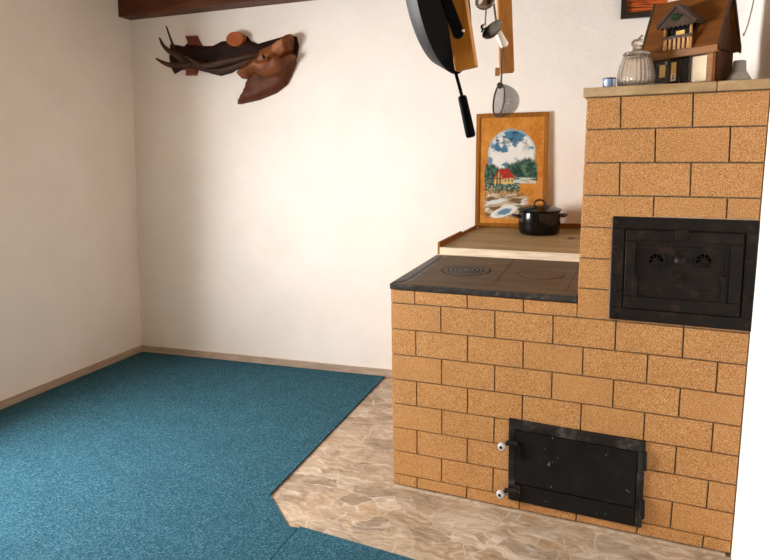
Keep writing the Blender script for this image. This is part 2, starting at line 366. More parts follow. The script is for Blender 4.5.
carpet('carpet', [c0b, bkc, l0, l1, V((s4.x - .002, s4.y, 0)), V((s1.x - .002, s1.y - .01, 0)), c2, c1], 'large teal blue carpet covering the left floor up to both baseboards')
sr = V((rx(0) - .02, s2.y + (s2.y - s1.y) / (s2.x - s1.x) * (rx(0) - .02 - s2.x), 0))
carpet('carpet', [V((s1.x + .001, s1.y, 0)), V((s4.x + .001, s4.y, 0)), V((rx(0) - .02, YR + .02, 0)), sr], 'teal blue carpet piece at the bottom edge in front of the stone floor')

# ------------------------------------------------------------------ stove
ZT = .878          # underside of the cooktop
DEEP = 1.26
stove = thing('tiled_stove', 'ochre tiled kitchen stove with iron cooktop and two black doors', 'stove', (0.65, 0.6, 0))
CXW = (-0.00496, 0.22177, 0.00256, -0.0004, 0.0001, -0.00019)
CZW = (0.81819, 0.00334, -0.11153, -4e-05, -0.00053, 0.00045)
def g(u, k):
    b = (1, u, k, u * k, u * u, k * k)
    return sum(p * q for p, q in zip(CXW, b)), sum(p * q for p, q in zip(CZW, b))
def xedge(z):   # right end of the tile face
    return rx(z) - .004
def ledge_tall(z):
    a, b = onY(588, 98), onY(578, 303); return a.x + (b.x - a.x) * (z - a.z) / (b.z - a.z)
# core body and tower (grout coloured), tiles proud of it
def tiles(mb, klist, ulo, uhi, zlo, zhi, xlo, xhi, parity):
    gp = .0027
    for k in klist:
        half = parity(k)
        us = [i + (.5 if half else 0) for i in range(-1, 9)]
        us = [u for u in us if ulo + .12 < u < uhi - .12]
        us = [ulo] + us + [uhi]
        for a, b in zip(us, us[1:]):
            P = []
            for (u, kk, sx, sz) in ((a, k + 1, 1, 1), (b, k + 1, -1, 1), (b, k, -1, -1), (a, k, 1, -1)):
                x, z = g(u, kk); 
                if u == ulo: x = xlo(z)
                if u == uhi: x = xhi(z)
                z = min(max(z, zlo), zhi)
                P.append(V((x + sx * (gp if not (u in (ulo, uhi)) else 0), 0, z + sz * gp)))
            if min(P[3].z - P[0].z, P[2].z - P[1].z) < .012 or P[1].x - P[0].x < .012: continue
            j = random.uniform(-.0006, .0006)
            mb.prism([p + V((0, -.004 + j, 0)) for p in P], (0, .012, 0), 0)
xl = lambda z: onY(391.5, 288).x + (onY(394, 485).x - onY(391.5, 288).x) * (ZT - z) / ZT
mb = MB()
bl = -.062
core = lambda z, d=0: [V((xl(0) + .002, .004, z)), V((rx(z) - .001, .004, z)), V((rx(z) - .001, backp(1.28).y - .01, z + d * 1.3)), V((bl, backp(bl).y - .02, z + d * 1.3))]
mb.hexa(core(0) + core(ZT - .004, SLOPE), 1)
tiles(mb, range(-1, 0), 0, 3.5, .012, ZT - .001, xl, lambda z: ledge_tall(z) - .003, lambda k: k % 2 != 0)
tiles(mb, range(0, 8), 0, 6, .012, ZT - .001, xl, xedge, lambda k: k % 2 != 0)
# tiles on the left side of the base
for k in range(-1, 8):
    z0, z1 = max(g(0, k + 1)[1], .012), min(g(0, k)[1], ZT - .001)
    if z1 - z0 < .012: continue
    st = .0 if k % 2 else .111
    y = .0
    while y < DEEP:
        y1 = min((math.floor((y + st) / .222 + 1e-6) + 1) * .222 - st, DEEP)
        if y1 - y > .02:
            ax, bx = xl(z0) + (bl - xl(z0)) * y / DEEP, xl(z0) + (bl - xl(z0)) * y1 / DEEP
            mb.hexa([(ax - .004, y + .002, z0 + .002), (ax + .008, y + .002, z0 + .002), (bx + .008, y1 - .002, z0 + .002), (bx - .004, y1 - .002, z0 + .002),
                     (ax - .004, y + .002, z1 - .002), (ax + .008, y + .002, z1 - .002), (bx + .008, y1 - .002, z1 - .002), (bx - .004, y1 - .002, z1 - .002)], 0)
        y = y1
mb.build('tiled_base', [M['tile'], M['grout']], stove, bevel=.001, merge=False)
# mortar fillet along the foot
mb = MB(); xs = [xl(0) - .006 + i * (rx(0) - .012 - xl(0)) / 40 for i in range(41)]
for a, b in zip(xs, xs[1:]):
    ha, hb2 = .006 + .004 * noise.noise(V((a * 9, 0, 0))), .006 + .004 * noise.noise(V((b * 9, 0, 0)))
    mb.hexa([(a, -.011, 0), (b, -.011, 0), (b, .004, 0), (a, .004, 0), (a, -.006, ha), (b, -.006, hb2), (b, .004, hb2 + .002), (a, .004, ha + .002)])
mb.build('mortar_joint', M['mortar'], stove)
# tower
zm0 = onY(583, 97.5).z
mb = MB()
tw = [(.004, ZT), ]
a0, a1 = ledge_tall(ZT), ledge_tall(zm0)
yb = backp(1.25).y - .015
mb.hexa([(a0 + .002, .004, ZT - .002), (rx(ZT) - .001, .004, ZT - .002), (rx(ZT) - .001, yb, ZT - .002), (a0 + .002, yb - .05, ZT - .002), (a1 + .002, .004, zm0), (rx(zm0) - .001, .004, zm0), (rx(zm0) - .001, yb, zm0), (a1 + .002, yb - .05, zm0)], 1)
tiles(mb, range(-7, 0), 3.5, 6, .5, zm0 - .002, ledge_tall, xedge, lambda k: k % 2 == 0)
# left side of the tower
for k in range(-7, 0):
    z0, z1 = max(g(3.5, k + 1)[1], ZT + .03), min(g(3.5, k)[1], zm0 - .002)
    y = 0.0; st = .0 if k % 2 else .111
    while y < yb - .06:
        y1 = min((math.floor((y + st) / .222 + 1e-6) + 1) * .222 - st, yb - .06)
        if y1 - y > .02:
            mb.hexa([(ledge_tall(z0) - .003, y + .002, z0 + .002), (ledge_tall(z0) + .006, y + .002, z0 + .002), (ledge_tall(z0) + .006, y1 - .002, z0 + .002), (ledge_tall(z0) - .003, y1 - .002, z0 + .002),
                     (ledge_tall(z1) - .003, y + .002, z1 - .002), (ledge_tall(z1) + .006, y + .002, z1 - .002), (ledge_tall(z1) + .006, y1 - .002, z1 - .002), (ledge_tall(z1) - .003, y1 - .002, z1 - .002)], 0)
        y = y1
mb.build('tiled_tower', [M['tile'], M['grout']], stove, bevel=.001, merge=False)
# mantel slab
zt_ = onY(583, 88, -.015).z
ml = onY(583, 92, -.015).x; ZM = zt_
mb = MB(); xa = onY(717, 88, -.015).x
for (xa_, xb_) in ((ml, xa - .0006), (xa + .0006, rx(1.63) - .001)):
    mb.box((xa_, -.015, zm0), (xb_, yb - .03, zt_))
mb.build('mantel_slab', M['mantel'], stove, bevel=.004)

# cooktop -----------------------------------------------------------------
ZK = onY(389.5, 283, -.012).z
k0 = onS(389.5, 283, ZK); k1 = onS(437, 254, ZK); k2 = onS(584, 263, ZK); k3 = onS(579.5, 296, ZK)
xt = ledge_tall(ZK) - .004
def cz(px, py, dz=0): p = onS(px, py, ZK + dz); return V((p.x, p.y, 0))
mb = MB(); yk = (k1.y + k2.y) / 2
out = [V((k0.x, k0.y, 0)), V((xt, k3.y, 0)), V((xt, yk, 0)), V((k1.x, yk, 0))]
slab(mb, out, ZT, ZK - .0022, 0, SLOPE)
cook = mb.build('cooktop', M['rim'], stove, bevel=.003)
mb = MB()
L = lambda p, q, f: p + (q - p) * f
gA, gB = cz(409, 279.5), cz(447, 255.5)        # groove between left rail and plates
slab(mb, [out[0] + V((.004, .006, 0)), cz(406, 280.3), cz(443.5, 255.3), V((k1.x + .004, yk - .004, 0))], ZK - .0022, ZK, 0, SLOPE)
mb.build('side_rail', M['rim'], cook, bevel=.001)
fA, fB = cz(411, 281), cz(566, 290.5)
dA, dB = cz(492.4, 285.8), cz(514.5, 259.5)
rA, rB = cz(566, 290.5), cz(579.7, 266)
rA.x = min(rA.x, xt - .05); rB.x = xt - .045; 
mb = MB(); e = .0015
slab(mb, [fA + V((.004, 0, 0)), dA + V((-e, 0, 0)), V((dB.x - e, yk - .004, 0)), V((gB.x + .004, yk - .004, 0))], ZK - .0022, ZK, 0, SLOPE)
pl1 = mb.build('hot_plate', M['hotplate'], cook)
mb = MB()
slab(mb, [dA + V((e, 0, 0)), fB, V((rB.x, yk - .004, 0)), V((dB.x + e, yk - .004, 0))], ZK - .0022, ZK, 0, SLOPE)
pl2 = mb.build('hot_plate', M['hotplate'], cook)
mb = MB()
slab(mb, [out[0] + V((.03, .004, 0)), V((xt - .003, out[1].y + .004, 0)), V((xt - .003, fB.y - .003, 0)), fA + V((0, -.004, 0))], ZK - .0022, ZK, 0, SLOPE)
slab(mb, [fB + V((.003, 0, 0)), V((xt - .003, fB.y, 0)), V((xt - .003, yk - .004, 0)), V((rB.x + .003, yk - .004, 0))], ZK - .0022, ZK, 0, SLOPE)
mb.build('plate_border', M['hotplate'], cook)
def ring(mb, c, r0, r1, z0, z1, seg=48, mi=0):
    mb.lathe([(r0, z0), (r1, z0), (r1, z1), (r0, z1), (r0, z0)], c, seg, mi=mi, axis=V((0, -SLOPE, 1)).normalized())
for (px, py, rpx, burnt, plate) in ((466, 270.3, 25, True, pl1), (541, 274, 23, False, pl2)):
    c = onS(px, py, ZK); r = rpx * (c - CAM).dot(RM @ V((0, 0, -1))) / FPX; SN = V((0, -SLOPE, 1)).normalized()
    mb = MB(); mb.lathe([(1e-5, 0), (r, 0), (r, .0006), (1e-5, .0006)], c, 48, axis=SN); mb.build('burner_well', M['soot_dark'], plate)
    bands = ((.0, .15), (.22, .32), (.40, .50), (.57, .67), (.74, .93)) if burnt else ((.0, .10), (.12, .40), (.425, .68), (.705, .965))
    for i, (p, q) in enumerate(bands):
        m = MB(); ring(m, c, max(p * r, 1e-4), q * r, .0004, .0016)
        m.build('burner_ring', M['burnt'] if (burnt and i < 4) else M['hotplate'], plate)

# fire door (lower) ---------------------------------------------------------
def D(px, py, off): return onY(px, py, -off)
def plate(mb, pxs, off0, off1, mi=None):
    P = [D(px, py, 0) for px, py in pxs]
    mb.prism([p + V((0, -off1, 0)) for p in P], (0, off1 - off0, 0), mi)
def qlerp(q, s, t):     # q: TL TR BR BL
    a = (q[0][0] + (q[1][0] - q[0][0]) * s, q[0][1] + (q[1][1] - q[0][1]) * s)
    b = (q[3][0] + (q[2][0] - q[3][0]) * s, q[3][1] + (q[2][1] - q[3][1]) * s)
    return (a[0] + (b[0] - a[0]) * t, a[1] + (b[1] - a[1]) * t)
FQ = [(509.5, 417), (646, 441), (641.5, 526.5), (508.5, 498)]
def sub(q, s0, t0, s1, t1): return [qlerp(q, s0, t0), qlerp(q, s1, t0), qlerp(q, s1, t1), qlerp(q, s0, t1)]
mb = MB()
for r in ((0, 0, 1, .125), (0, .125, .05, 1), (.945, .125, 1, 1), (.05, .97, .945, 1)): plate(mb, sub(FQ, *r), -.01, .012)
plate(mb, sub(FQ, .04, .1, .96, .98), -.012, .0065, 1)
fdoor = mb.build('fire_door_frame', [M['scuff'], M['soot_dark']], stove, bevel=.002, merge=False)
mb = MB(); plate(mb, sub(FQ, .055, .135, .94, .775), .002, .014); mb.build('fire_door', M['door'], fdoor, bevel=.002)
mb = MB(); plate(mb, sub(FQ, .055, .795, .94, .995), .002, .014); mb.build('ash_door', M['door'], fdoor, bevel=.002)
for (kx, ky, sx, sy0, sy1) in ((502.5, 446.3, 518.5, 441.5, 456.5), (501.2, 493.8, 518, 482.5, 497)):
    mb = MB(); plate(mb, [(sx - 3.2, sy0), (sx + 3.2, sy0 + 1), (sx + 3.2, sy1), (sx - 3.2, sy1 - 1)], .012, .022)
    a = D(sx, ky - 2.5, .02); b = D(kx + 4, ky - 3.5, .02); c = D(kx, ky - 1, .028); 
    mb.tube([a, b], .010, 8); 
    kk = D(kx, ky, .03)
    mb.tube([b + V((.006, 0, 0)), kk + V((.004, .004, .002)), kk + V((0, -.008, 0))], .008, 8)
    la = mb.build('latch', M['door'], fdoor, bevel=.001)
    mb = MB(); kc = kk
    mb.lathe([(.0055, .0), (.0135, .001), (.0165, .006), (.0165, .014), (.0130, .020), (.0055, .0215), (.0048, .012), (.0055, 0)], kc + V((0, .004, 0)), 24, axis=(-.15, -1, .08))
    kb = mb.build('latch_knob', M['porcelain'], la, smooth=True)
    mb = MB(); mb.lathe([(.0058, .0195), (.0062, .0222), (1e-5, .0224)], kc + V((0, .004, 0)), 16, axis=(-.15, -1, .08)); mb.build('knob_hole_dark', M['soot_dark'], kb)  # dark disc standing in for the shaded hole of the knob
for (hx, hy0, hy1) in ((644.5, 452, 470), (642.5, 500, 518)):
    mb = MB(); mb.tube([D(hx, hy0, .014), D(hx - .4, hy1, .014)], .009, 10); mb.build('hinge', M['door'], fdoor, smooth=True)

# oven door (upper) ---------------------------------------------------------
OQ = [(613, 216), (759, 220.5), (751, 331), (609.3, 318)]
mb = MB()
for r in ((0, 0, 1, .115), (0, .115, .085, .885), (.915, .115, 1, .885), (0, .885, 1, 1)): plate(mb, sub(OQ, *r), -.01, .012)
plate(mb, sub(OQ, .06, .08, .94, .93), -.012, .0065, 1)
odoor = mb.build('oven_door_frame', [M['iron'], M['soot_dark']], stove, bevel=.003, merge=False)
mb = MB(); plate(mb, sub(OQ, -.008, -.012, 1.0, 0.0), -.004, .004); plate(mb, sub(OQ, -.010, -.01, .0, 1.0), -.004, .004); mb.build('plaster_edge', M['mortar'], odoor)
for (s, t_) in ((.03, .055), (.95, .055), (.035, .30), (.04, .72), (.96, .38), (.955, .70), (.03, .955), (.97, .955)):
    p = D(*qlerp(OQ, s, t_), .012); mb = MB(); mb.lathe([(.0065, 0), (.006, .003), (.003, .005), (1e-5, .0054)], p, 14, axis=(0, -1, 0)); mb.build('rivet', M['iron'], odoor, smooth=True)
mb = MB()
for r in ((.095, .125, .905, .225), (.095, .225, .165, .76), (.82, .225, .905, .76), (.095, .76, .905, .875)): plate(mb, sub(OQ, *r), .0, .016)
odr = mb.build('oven_door', M['iron'], odoor, bevel=.003, merge=False)
mb = MB(); plate(mb, sub(OQ, .165, .225, .82, .76), .0, .010); mb.build('door_panel', M['iron'], odr, bevel=.001)
mb = MB()
for r in ((.20, .27, .80, .30), (.20, .665, .80, .69), (.20, .30, .215, .665), (.785, .30, .80, .665)): plate(mb, sub(OQ, *r), .009, .0125)
mb.build('panel_moulding', M['iron'], odr, bevel=.001)
xpx = lambda s, t_: D(*qlerp(OQ, s, t_), .010)
for (px, py) in ((656, 260.5), (703.5, 260.5)):
    c = D(px, py, .010); mb = MB()
    mb.lathe([(.024, 0), (.030, 0), (.030, .004), (.024, .004), (.024, 0)], c, 32, axis=(0, -1, 0))
    mb.lathe([(1e-5, .004), (.007, .004), (.007, 0)], c, 16, axis=(0, -1, 0))
    ro = mb.build('air_rosette', M['iron'], odr)
    mb = MB()
    for i in range(8):
        a = i * math.pi / 4 + .2
        if math.sin(a) < -.5: continue
        P = [c + V((math.cos(a + da) * r, -.001, math.sin(a + da) * r)) for da, r in ((-.12, .009), (-.30, .021), (0, .0235), (.30, .021), (.12, .009))]
        mb.prism(P, (0, .002, 0))
    mb.build('air_slot', M['black'], ro)
kc = D(680, 260, .010); mb = MB(); mb.lathe([(.012, 0), (.008, .006), (.008, .016), (.017, .022), (.0205, .031), (.016, .041), (.007, .046), (1e-5, .047)], kc, 24, axis=(0, -1, 0)); mb.build('door_knob', M['iron'], odr, smooth=True)
mb = MB()
for i in range(3):
    cc = D(680, 277, .010); 
    mb.lathe([(.006 + .008 * i, 0), (.009 + .008 * i, 0), (.009 + .008 * i, .003 - .0005 * i), (.006 + .008 * i, .003 - .0005 * i), (.006 + .008 * i, 0)], cc, 28, axis=(0, -1, 0))
mb.build('cast_ornament', M['iron'], odr)
mb = MB(); plate(mb, [(675.5, 229), (688.5, 229.5), (688, 240), (675, 239.5)], .012, .022); plate(mb, [(671, 238.5), (706, 240), (706, 247), (671, 246)], .009, .014); mb.build('top_catch', M['iron'], odr, bevel=.002)
for (x_, y0_, y1_) in ((634.5, 275, 299), (723, 279, 304)):
    mb = MB(); plate(mb, [(x_ - 2.4, y0_), (x_ + 2.4, y0_ + .3), (x_ + 2, y1_), (x_ - 2.8, y1_ - .3)], .009, .0165); h_ = mb.build('side_bar', M['iron'], odr, bevel=.002)
    mb = MB(); mb.lathe([(1e-5, .007), (.007, .006), (.010, 0)], D(x_, y0_ - 1, .012), 14, axis=(0, -1, 0)); mb.build('bar_boss', M['iron'], h_, smooth=True)

# ------------------------------------------------------------------ warming shelf behind the cooktop
ZS = onY(440, 247.5, yk).z if False else None
ys_f = yk + .002
def onYk(px, py): return onY(px, py, ys_f)
ZS0 = onYk(440, 247.3).z - SLOPE * ys_f      # shelf top plane: z = ZS0 + SLOPE * y
def zs(y): return ZS0 + SLOPE * y
ZS = zs(1.29)
ZF = zs(ys_f)
xl_s = onYk(437.5, 250).x; xr_s = ledge_tall(ZF) - .005
shelf = thing('warming_shelf', 'wooden shelf with pale front edge and orange side trim behind the cooktop', 'shelf', ((xl_s + xr_s) / 2, ys_f + .2, ZT))
lb = onB(477.5, 222)                     # where the side trim meets the back wall
sl = (lb.x - xl_s) / (lb.y - ys_f)
p00, p10 = V((xl_s, ys_f, 0)), V((xr_s, ys_f, 0)); p11 = backp(xr_s, 0, .002); p01 = backp(lb.x, 0, .002)
t = M['shelf']
kn = onS(572, 238.5, ZS0) - V(shelf.location)
tcs = t.n.new('ShaderNodeVectorMath'); tcs.operation = 'SUBTRACT'; tcs.inputs[1].default_value = (kn.x, kn.y, kn.z); t.l.new(t.tc.outputs['Object'], tcs.inputs[0])
kv = t.map((1, .8, 0), (0, 0, .3), tcs.outputs[0]); ln = t.n.new('ShaderNodeVectorMath'); ln.operation = 'LENGTH'; t.l.new(kv, ln.inputs[0])
wb = t.noise(26, 5, .7)
kd = t.math('ADD', ln.outputs['Value'], t.math('MULTIPLY', t.math('SUBTRACT', wb, .5), .22))
t.color(t.mix(srgb(44, 30, 22), c if False else t.mix(t.ramp(t.noise(16, 6, .65, t.map((.08, 1, 1)), 1.0), [(.28, srgb(142, 120, 82)), (.5, srgb(168, 145, 102)), (.72, srgb(186, 164, 122))]),
        t.ramp(t.noise(70, 3, .6, t.map((.08, 1, 1))), [(.35, (.62, .58, .54, 1)), (.6, (1, 1, 1, 1))]), .5, 'MULTIPLY'), t.ramp(kd, [(.015, (0, 0, 0, 1)), (.035, (1, 1, 1, 1))])))
mb = MB(); slab(mb, [p00 + V((.012, .004, 0)), p10 + V((0, .004, 0)), p11, p01 + V((.012, 0, 0))], ZT + .0005, ZS0, 0, SLOPE); mb.build('board', t.m, shelf)
mb = MB(); mb.box((xl_s + .012, ys_f, ZK + SLOPE * ys_f + .0005), (xr_s, ys_f + .004, ZF)); mb.build('front_edge', M['pale_edge'], shelf)
zt1 = onYk(437, 242).z
nb = .52
mid = p00 + (p01 - p00) * nb
mb = MB()
p01 = p00 + (p01 - p00) * (1 - .040 / (p01.y - p00.y))
for (a, b, za, zb2) in ((p00, mid, zt1, zt1 + SLOPE * (mid.y - ys_f)), (mid, p01, zt1 + SLOPE * (mid.y - ys_f) - .010, zt1 + SLOPE * (p01.y - ys_f) - .010)):
    mb.hexa([V((a.x, a.y, ZK + SLOPE * a.y + .0005)), V((a.x + .012, a.y, ZK + SLOPE * a.y + .0005)), V((b.x + .012, b.y, ZK + SLOPE * b.y + .0005)), V((b.x, b.y, ZK + SLOPE * b.y + .0005)), V((a.x, a.y, za)), V((a.x + .012, a.y, za)), V((b.x + .012, b.y, zb2)), V((b.x, b.y, zb2))])
mb.build('side_trim', M['trim_wood'], shelf, bevel=.0015, merge=False)
zbt = onB(570, 223.6, .012).z
mb = MB(); a, b = backp(lb.x + .014, 0, .002), backp(xr_s, 0, .002)
mb.prism([V((a.x, a.y, ZS)), V((b.x, b.y, ZS)), V((b.x, b.y, ZS)) + bn * .012, V((a.x, a.y, ZS)) + bn * .012], (0, 0, max(zbt - ZS, .024))); mb.build('back_trim', M['trim_wood'], shelf)

# ------------------------------------------------------------------ pot
pf = onS(539, 236.2, ZS0); dpt = (pf - CAM).dot(RM @ V((0, 0, -1)))
rp = 21.0 * dpt / FPX
dirh = V((pf.x - CAM.x, pf.y - CAM.y, 0)).normalized()
pc = V((pf.x, pf.y, 0)) + dirh * (rp * .88); pc.z = zs(pc.y) + .0005
px_ = dpt / FPX * (1 + rp / dpt)           # metres per pixel at the pot
H = 23.5 * px_
POTROT = math.atan(SLOPE)
pot = thing('enamel_pot', 'black enamel cooking pot with lid and brown handles on the warming shelf', 'pot', pc)
mb = MB(); R = rp
mb.lathe([(1e-5, .0), (R * .86, 0), (R * .95, H * .07), (R * 1.0, H * .22), (R * 1.0, H * .72), (R * .985, H * .86), (R * .97, H * .93), (R * 1.01, H * .97), (R * 1.01, H), (R * .96, H), (R * .95, H * .2), (1e-5, H * .05)], pc, 56)
mb.build('pot_body', M['enamel'], pot, smooth=True)
mb = MB(); mb.lathe([(R * .9, H * .985), (R * 1.055, H * 1.0), (R * 1.06, H * 1.03), (R * .92, H * 1.07), (R * .6, H * 1.16), (R * .25, H * 1.2), (1e-5, H * 1.21)], pc, 56)
lid = mb.build('lid', M['enamel'], pot, smooth=True)
ex = V((1, 0, 0)) * .96 + V((0, .28, 0)); ex.normalize()
mb = MB(); ha = H * 1.19; w_ = R * .25
mb.tube([pc + ex * (w_ * x) + V((0, 0, ha + R * .25 * z)) for x, z in ((-1, 0), (-1, .35), (-.75, .8), (-.3, 1), (.3, 1), (.75, .8), (1, .35), (1, 0))], R * .05, 10); mb.build('lid_handle', M['brown'], lid, smooth=True)
for s in (-1, 1):
    mb = MB(); sd_ = ex.cross(V((0, 0, 1)))
    mb.tube([pc + ex * (s * R * a) + sd_ * (R * b) + V((0, 0, H * c)) for a, b, c in ((.97, -.32, .72), (1.15, -.30, .75), (1.27, -.15, .78), (1.29, 0, .79), (1.27, .15, .78), (1.15, .30, .75), (.97, .32, .72))], R * .055, 10); mb.build('side_handle', M['brown'], pot, smooth=True)

pot.rotation_euler = (POTROT, 0, 0)
# ------------------------------------------------------------------ landscape painting leaning on the back wall
off0 = .033
def onLean(px, py):
    # plane through the bottom line (offset off0 at ZS) leaning to offset .015 at the top
    h = .62; n = (bn * 1 + V((0, 0, 1)) * ((off0 - .019) / h)).normalized()
    return onP(px, py, backp(0, ZS, off0), n), n
TL, pn = onLean(477, 114); TR, _ = onLean(549.3, 112.3); BL, _ = onLean(477.3, 221.2)
ux = bdir.copy(); uz = pn.cross(ux); uz = uz if uz.z > 0 else -uz
wP = (TR - TL).dot(ux); BL = BL - ux * .014
b0 = BL + uz * ((zs(BL.y) + .0035 - BL.z) / uz.z)
hP = (TL - b0).dot(uz)
pt = thing('landscape_painting', 'ochre bordered landscape painting of a red roofed house leaning on the wall', 'painting', b0 + ux * (wP / 2))
def PP(s, t_, d): return b0 + ux * (wP * s) + uz * (hP * t_) + pn * d
def pbox(mb, s0, t0, s1, t1, d0, d1, mi=None):
    P = [PP(s0, t0, d0), PP(s1, t0, d0), PP(s1, t1, d0), PP(s0, t1, d0)]; mb.prism(P, pn * (d1 - d0), mi)
mb = MB(); fs, ft = .055, .038
pbox(mb, 0, 0, 1, 1, -.016, -.004)
for r in ((0, 0, 1, ft), (0, 1 - ft, 1, 1), (0, ft, fs, 1 - ft), (1 - fs, ft, 1, 1 - ft)): pbox(mb, *r, -.004, .003)
mb.build('frame', M['frame_ochre'], pt, bevel=.0015, merge=False)
def lin(c): return V(srgb(*c)[:3])
def mixc(a, b, f): f = max(0, min(1, f)); return a + (b - a) * f
def sst(a, b, x): x = max(0, min(1, (x - a) / (b - a))); return x * x * (3 - 2 * x)
def nz(x, y, s, k=0): return noise.fractal(V((x * s, y * s, k * 7.3)), 1.0, 2.0, 4) * .5 + .5
def inpoly(x, y, P):
    c = False; n = len(P)
    for i in range(n):
        x1, y1 = P[i]; x2, y2 = P[(i + 1) % n]
        if (y1 > y) != (y2 > y) and x < (x2 - x1) * (y - y1) / (y2 - y1) + x1: c = not c
    return c
def paint(X, Y):     # X 0..320, Y 0..560 (down)
    n1, n2, n3 = nz(X, Y, .03, 1), nz(X, Y, .08, 2), nz(X, Y, .016, 3)
    col = mixc(lin((190, 116, 32)), lin((214, 146, 60)), sst(.25, .75, n2 * .4 + n3 * .6))
    if X > 275 and Y > 300: col = mixc(col, lin((226, 150, 70)), .5)
    # sky in the oval
    ex_, ey = (X - 152) / 128, (Y - 172) / 128
    e = math.hypot(ex_, ey) if Y < 190 else max(abs(ex_), 0) + 0.02
    if Y < 250:
        m = 1 - sst(.96, 1.02, e + (n1 - .5) * .05)
        d = (X * .72 + Y) ; st = nz(X * .6 + Y * .9, Y - X * .6, .022, 5)
        sky = mixc(lin((70, 122, 150)), lin((236, 236, 228)), sst(.42, .60, st + .22 * sst(110, 230, X * .2 + Y) - .10 * sst(130, 60, Y)))
        sky = mixc(sky, lin((34, 70, 96)), sst(.50, .32, nz(X, Y, .02, 6)) * (1 - sst(60, 190, Y)))
        if e > .9: sky = mixc(sky, lin((168, 196, 200)), .6)
        col = mixc(col, sky, m)
    # forest
    top = 232 + 26 * math.sin(X * .021 + .5) - 42 * math.exp(-((X - 40) / 36) ** 2) - 30 * math.exp(-((X - 260) / 40) ** 2) + 22 * (nz(X, 0, .09, 8) - .5) + 12 * (n2 - .5)
    if Y > top and Y < 400 and 8 < X + 14 * (n1 - .5) < 292:
        m = sst(-6, 16, Y - top + 14 * (n2 - .5)) * (1 - sst(350, 400, Y + 40 * (n2 - .5)))
        if X > 200: m *= 1 - sst(300, 330, Y)
        gcol = mixc(lin((26, 56, 48)), lin((92, 128, 104)), sst(.30, .80, n2 * .6 + n1 * .4)); gcol = mixc(gcol, lin((188, 200, 176)), sst(.62, .75, nz(X, Y, .12, 9)) * sst(300, 340, Y))
        col = mixc(col, gcol, m)
    # water and road
    if 150 < X < 285 and 296 < Y < 328: col = mixc(col, lin((214, 222, 214)), .85 * sst(.35, .5, nz(X * .25, Y, .08, 10)))
    # meadow and path
    if 380 < Y < 520 and X < 245 + 30 * n1:
        m = sst(375, 400, Y + 20 * (n2 - .5)) * (1 - sst(215, 255, X + 30 * (n2 - .5))) * (1 - sst(490, 520, Y)) * sst(14, 34, X + 20 * n2)
        s = nz(X * .22 + Y * .08, Y, .05, 11)
        pc_ = mixc(lin((112, 84, 52)), lin((196, 176, 140)), sst(.35, .65, s)); pc_ = mixc(pc_, lin((222, 226, 220)), sst(.58, .7, nz(X * .3, Y + X * .12, .045, 12)))
        col = mixc(col, pc_, m)
    q = ((X - 115) / 72) ** 2 + ((Y - 478 + (X - 115) * .28) / 26) ** 2
    if q < 1.15: col = mixc(col, mixc(lin((104, 140, 166)), lin((236, 236, 228)), sst(.2, .5, q + .4 * (n2 - .5))), 1 - sst(.85, 1.15, q))
    # house
    if inpoly(X, Y, [(60, 305), (86, 262), (108, 300), (108, 330), (60, 330)]): col = lin((206, 176, 104)) if not (abs(X - 76) < 4 or abs(X - 92) < 4 or abs(Y - 302) < 3) else lin((96, 62, 40))
    if inpoly(X, Y, [(106, 298), (166, 296), (166, 330), (106, 332)]): col = lin((214, 186, 118)) if not (int(X / 9) % 2 and 306 < Y < 320) else lin((120, 84, 56))
    if inpoly(X, Y, [(84, 256), (134, 250), (174, 298), (106, 304)]): col = mixc(lin((150, 32, 26)), lin((196, 58, 44)), n2)
    if inpoly(X, Y, [(52, 306), (84, 256), (90, 260), (60, 308)]): col = lin((160, 44, 34))
    q = ((X - 36) / 16) ** 2 + ((Y - 208) / 22) ** 2
    if q < 1: col = mixc(lin((108, 142, 170)), col, sst(.5, 1, q))
    return col * .84
def picture(name, parent, grid, point, fn, mat):
    nx, ny = grid; me = bpy.data.meshes.new(name); o0 = ORG[parent.name]
    vs = [point(i / nx, j / ny) - o0 for j in range(ny + 1) for i in range(nx + 1)]
    fs = [(j * (nx + 1) + i, j * (nx + 1) + i + 1, (j + 1) * (nx + 1) + i + 1, (j + 1) * (nx + 1) + i) for j in range(ny) for i in range(nx)]
    me.from_pydata(vs, [], fs); me.materials.append(mat)
    at = me.color_attributes.new('Col', 'FLOAT_COLOR', 'POINT')
    for j in range(ny + 1):
        for i in range(nx + 1):
            c = fn(i / nx, j / ny); at.data[j * (nx + 1) + i].color = (c[0], c[1], c[2], 1)
    ob = bpy.data.objects.new(name, me); COL.objects.link(ob); ob.parent = parent; ORG[ob.name] = o0; return ob
def ptfn(s, t_):
    S, T = fs + s * (1 - 2 * fs), ft + t_ * (1 - 2 * ft)
    pxl = 477 + 72.3 * S; pyl = 113.2 + 112 * (1 - T)
    return paint((pxl - 485) * 5.33, (pyl - 120) * 5.33)
picture('painted_panel', pt, (130, 200), lambda s, t_: PP(fs + s * (1 - 2 * fs), ft + t_ * (1 - 2 * ft), -.003), ptfn, M['vcol'])

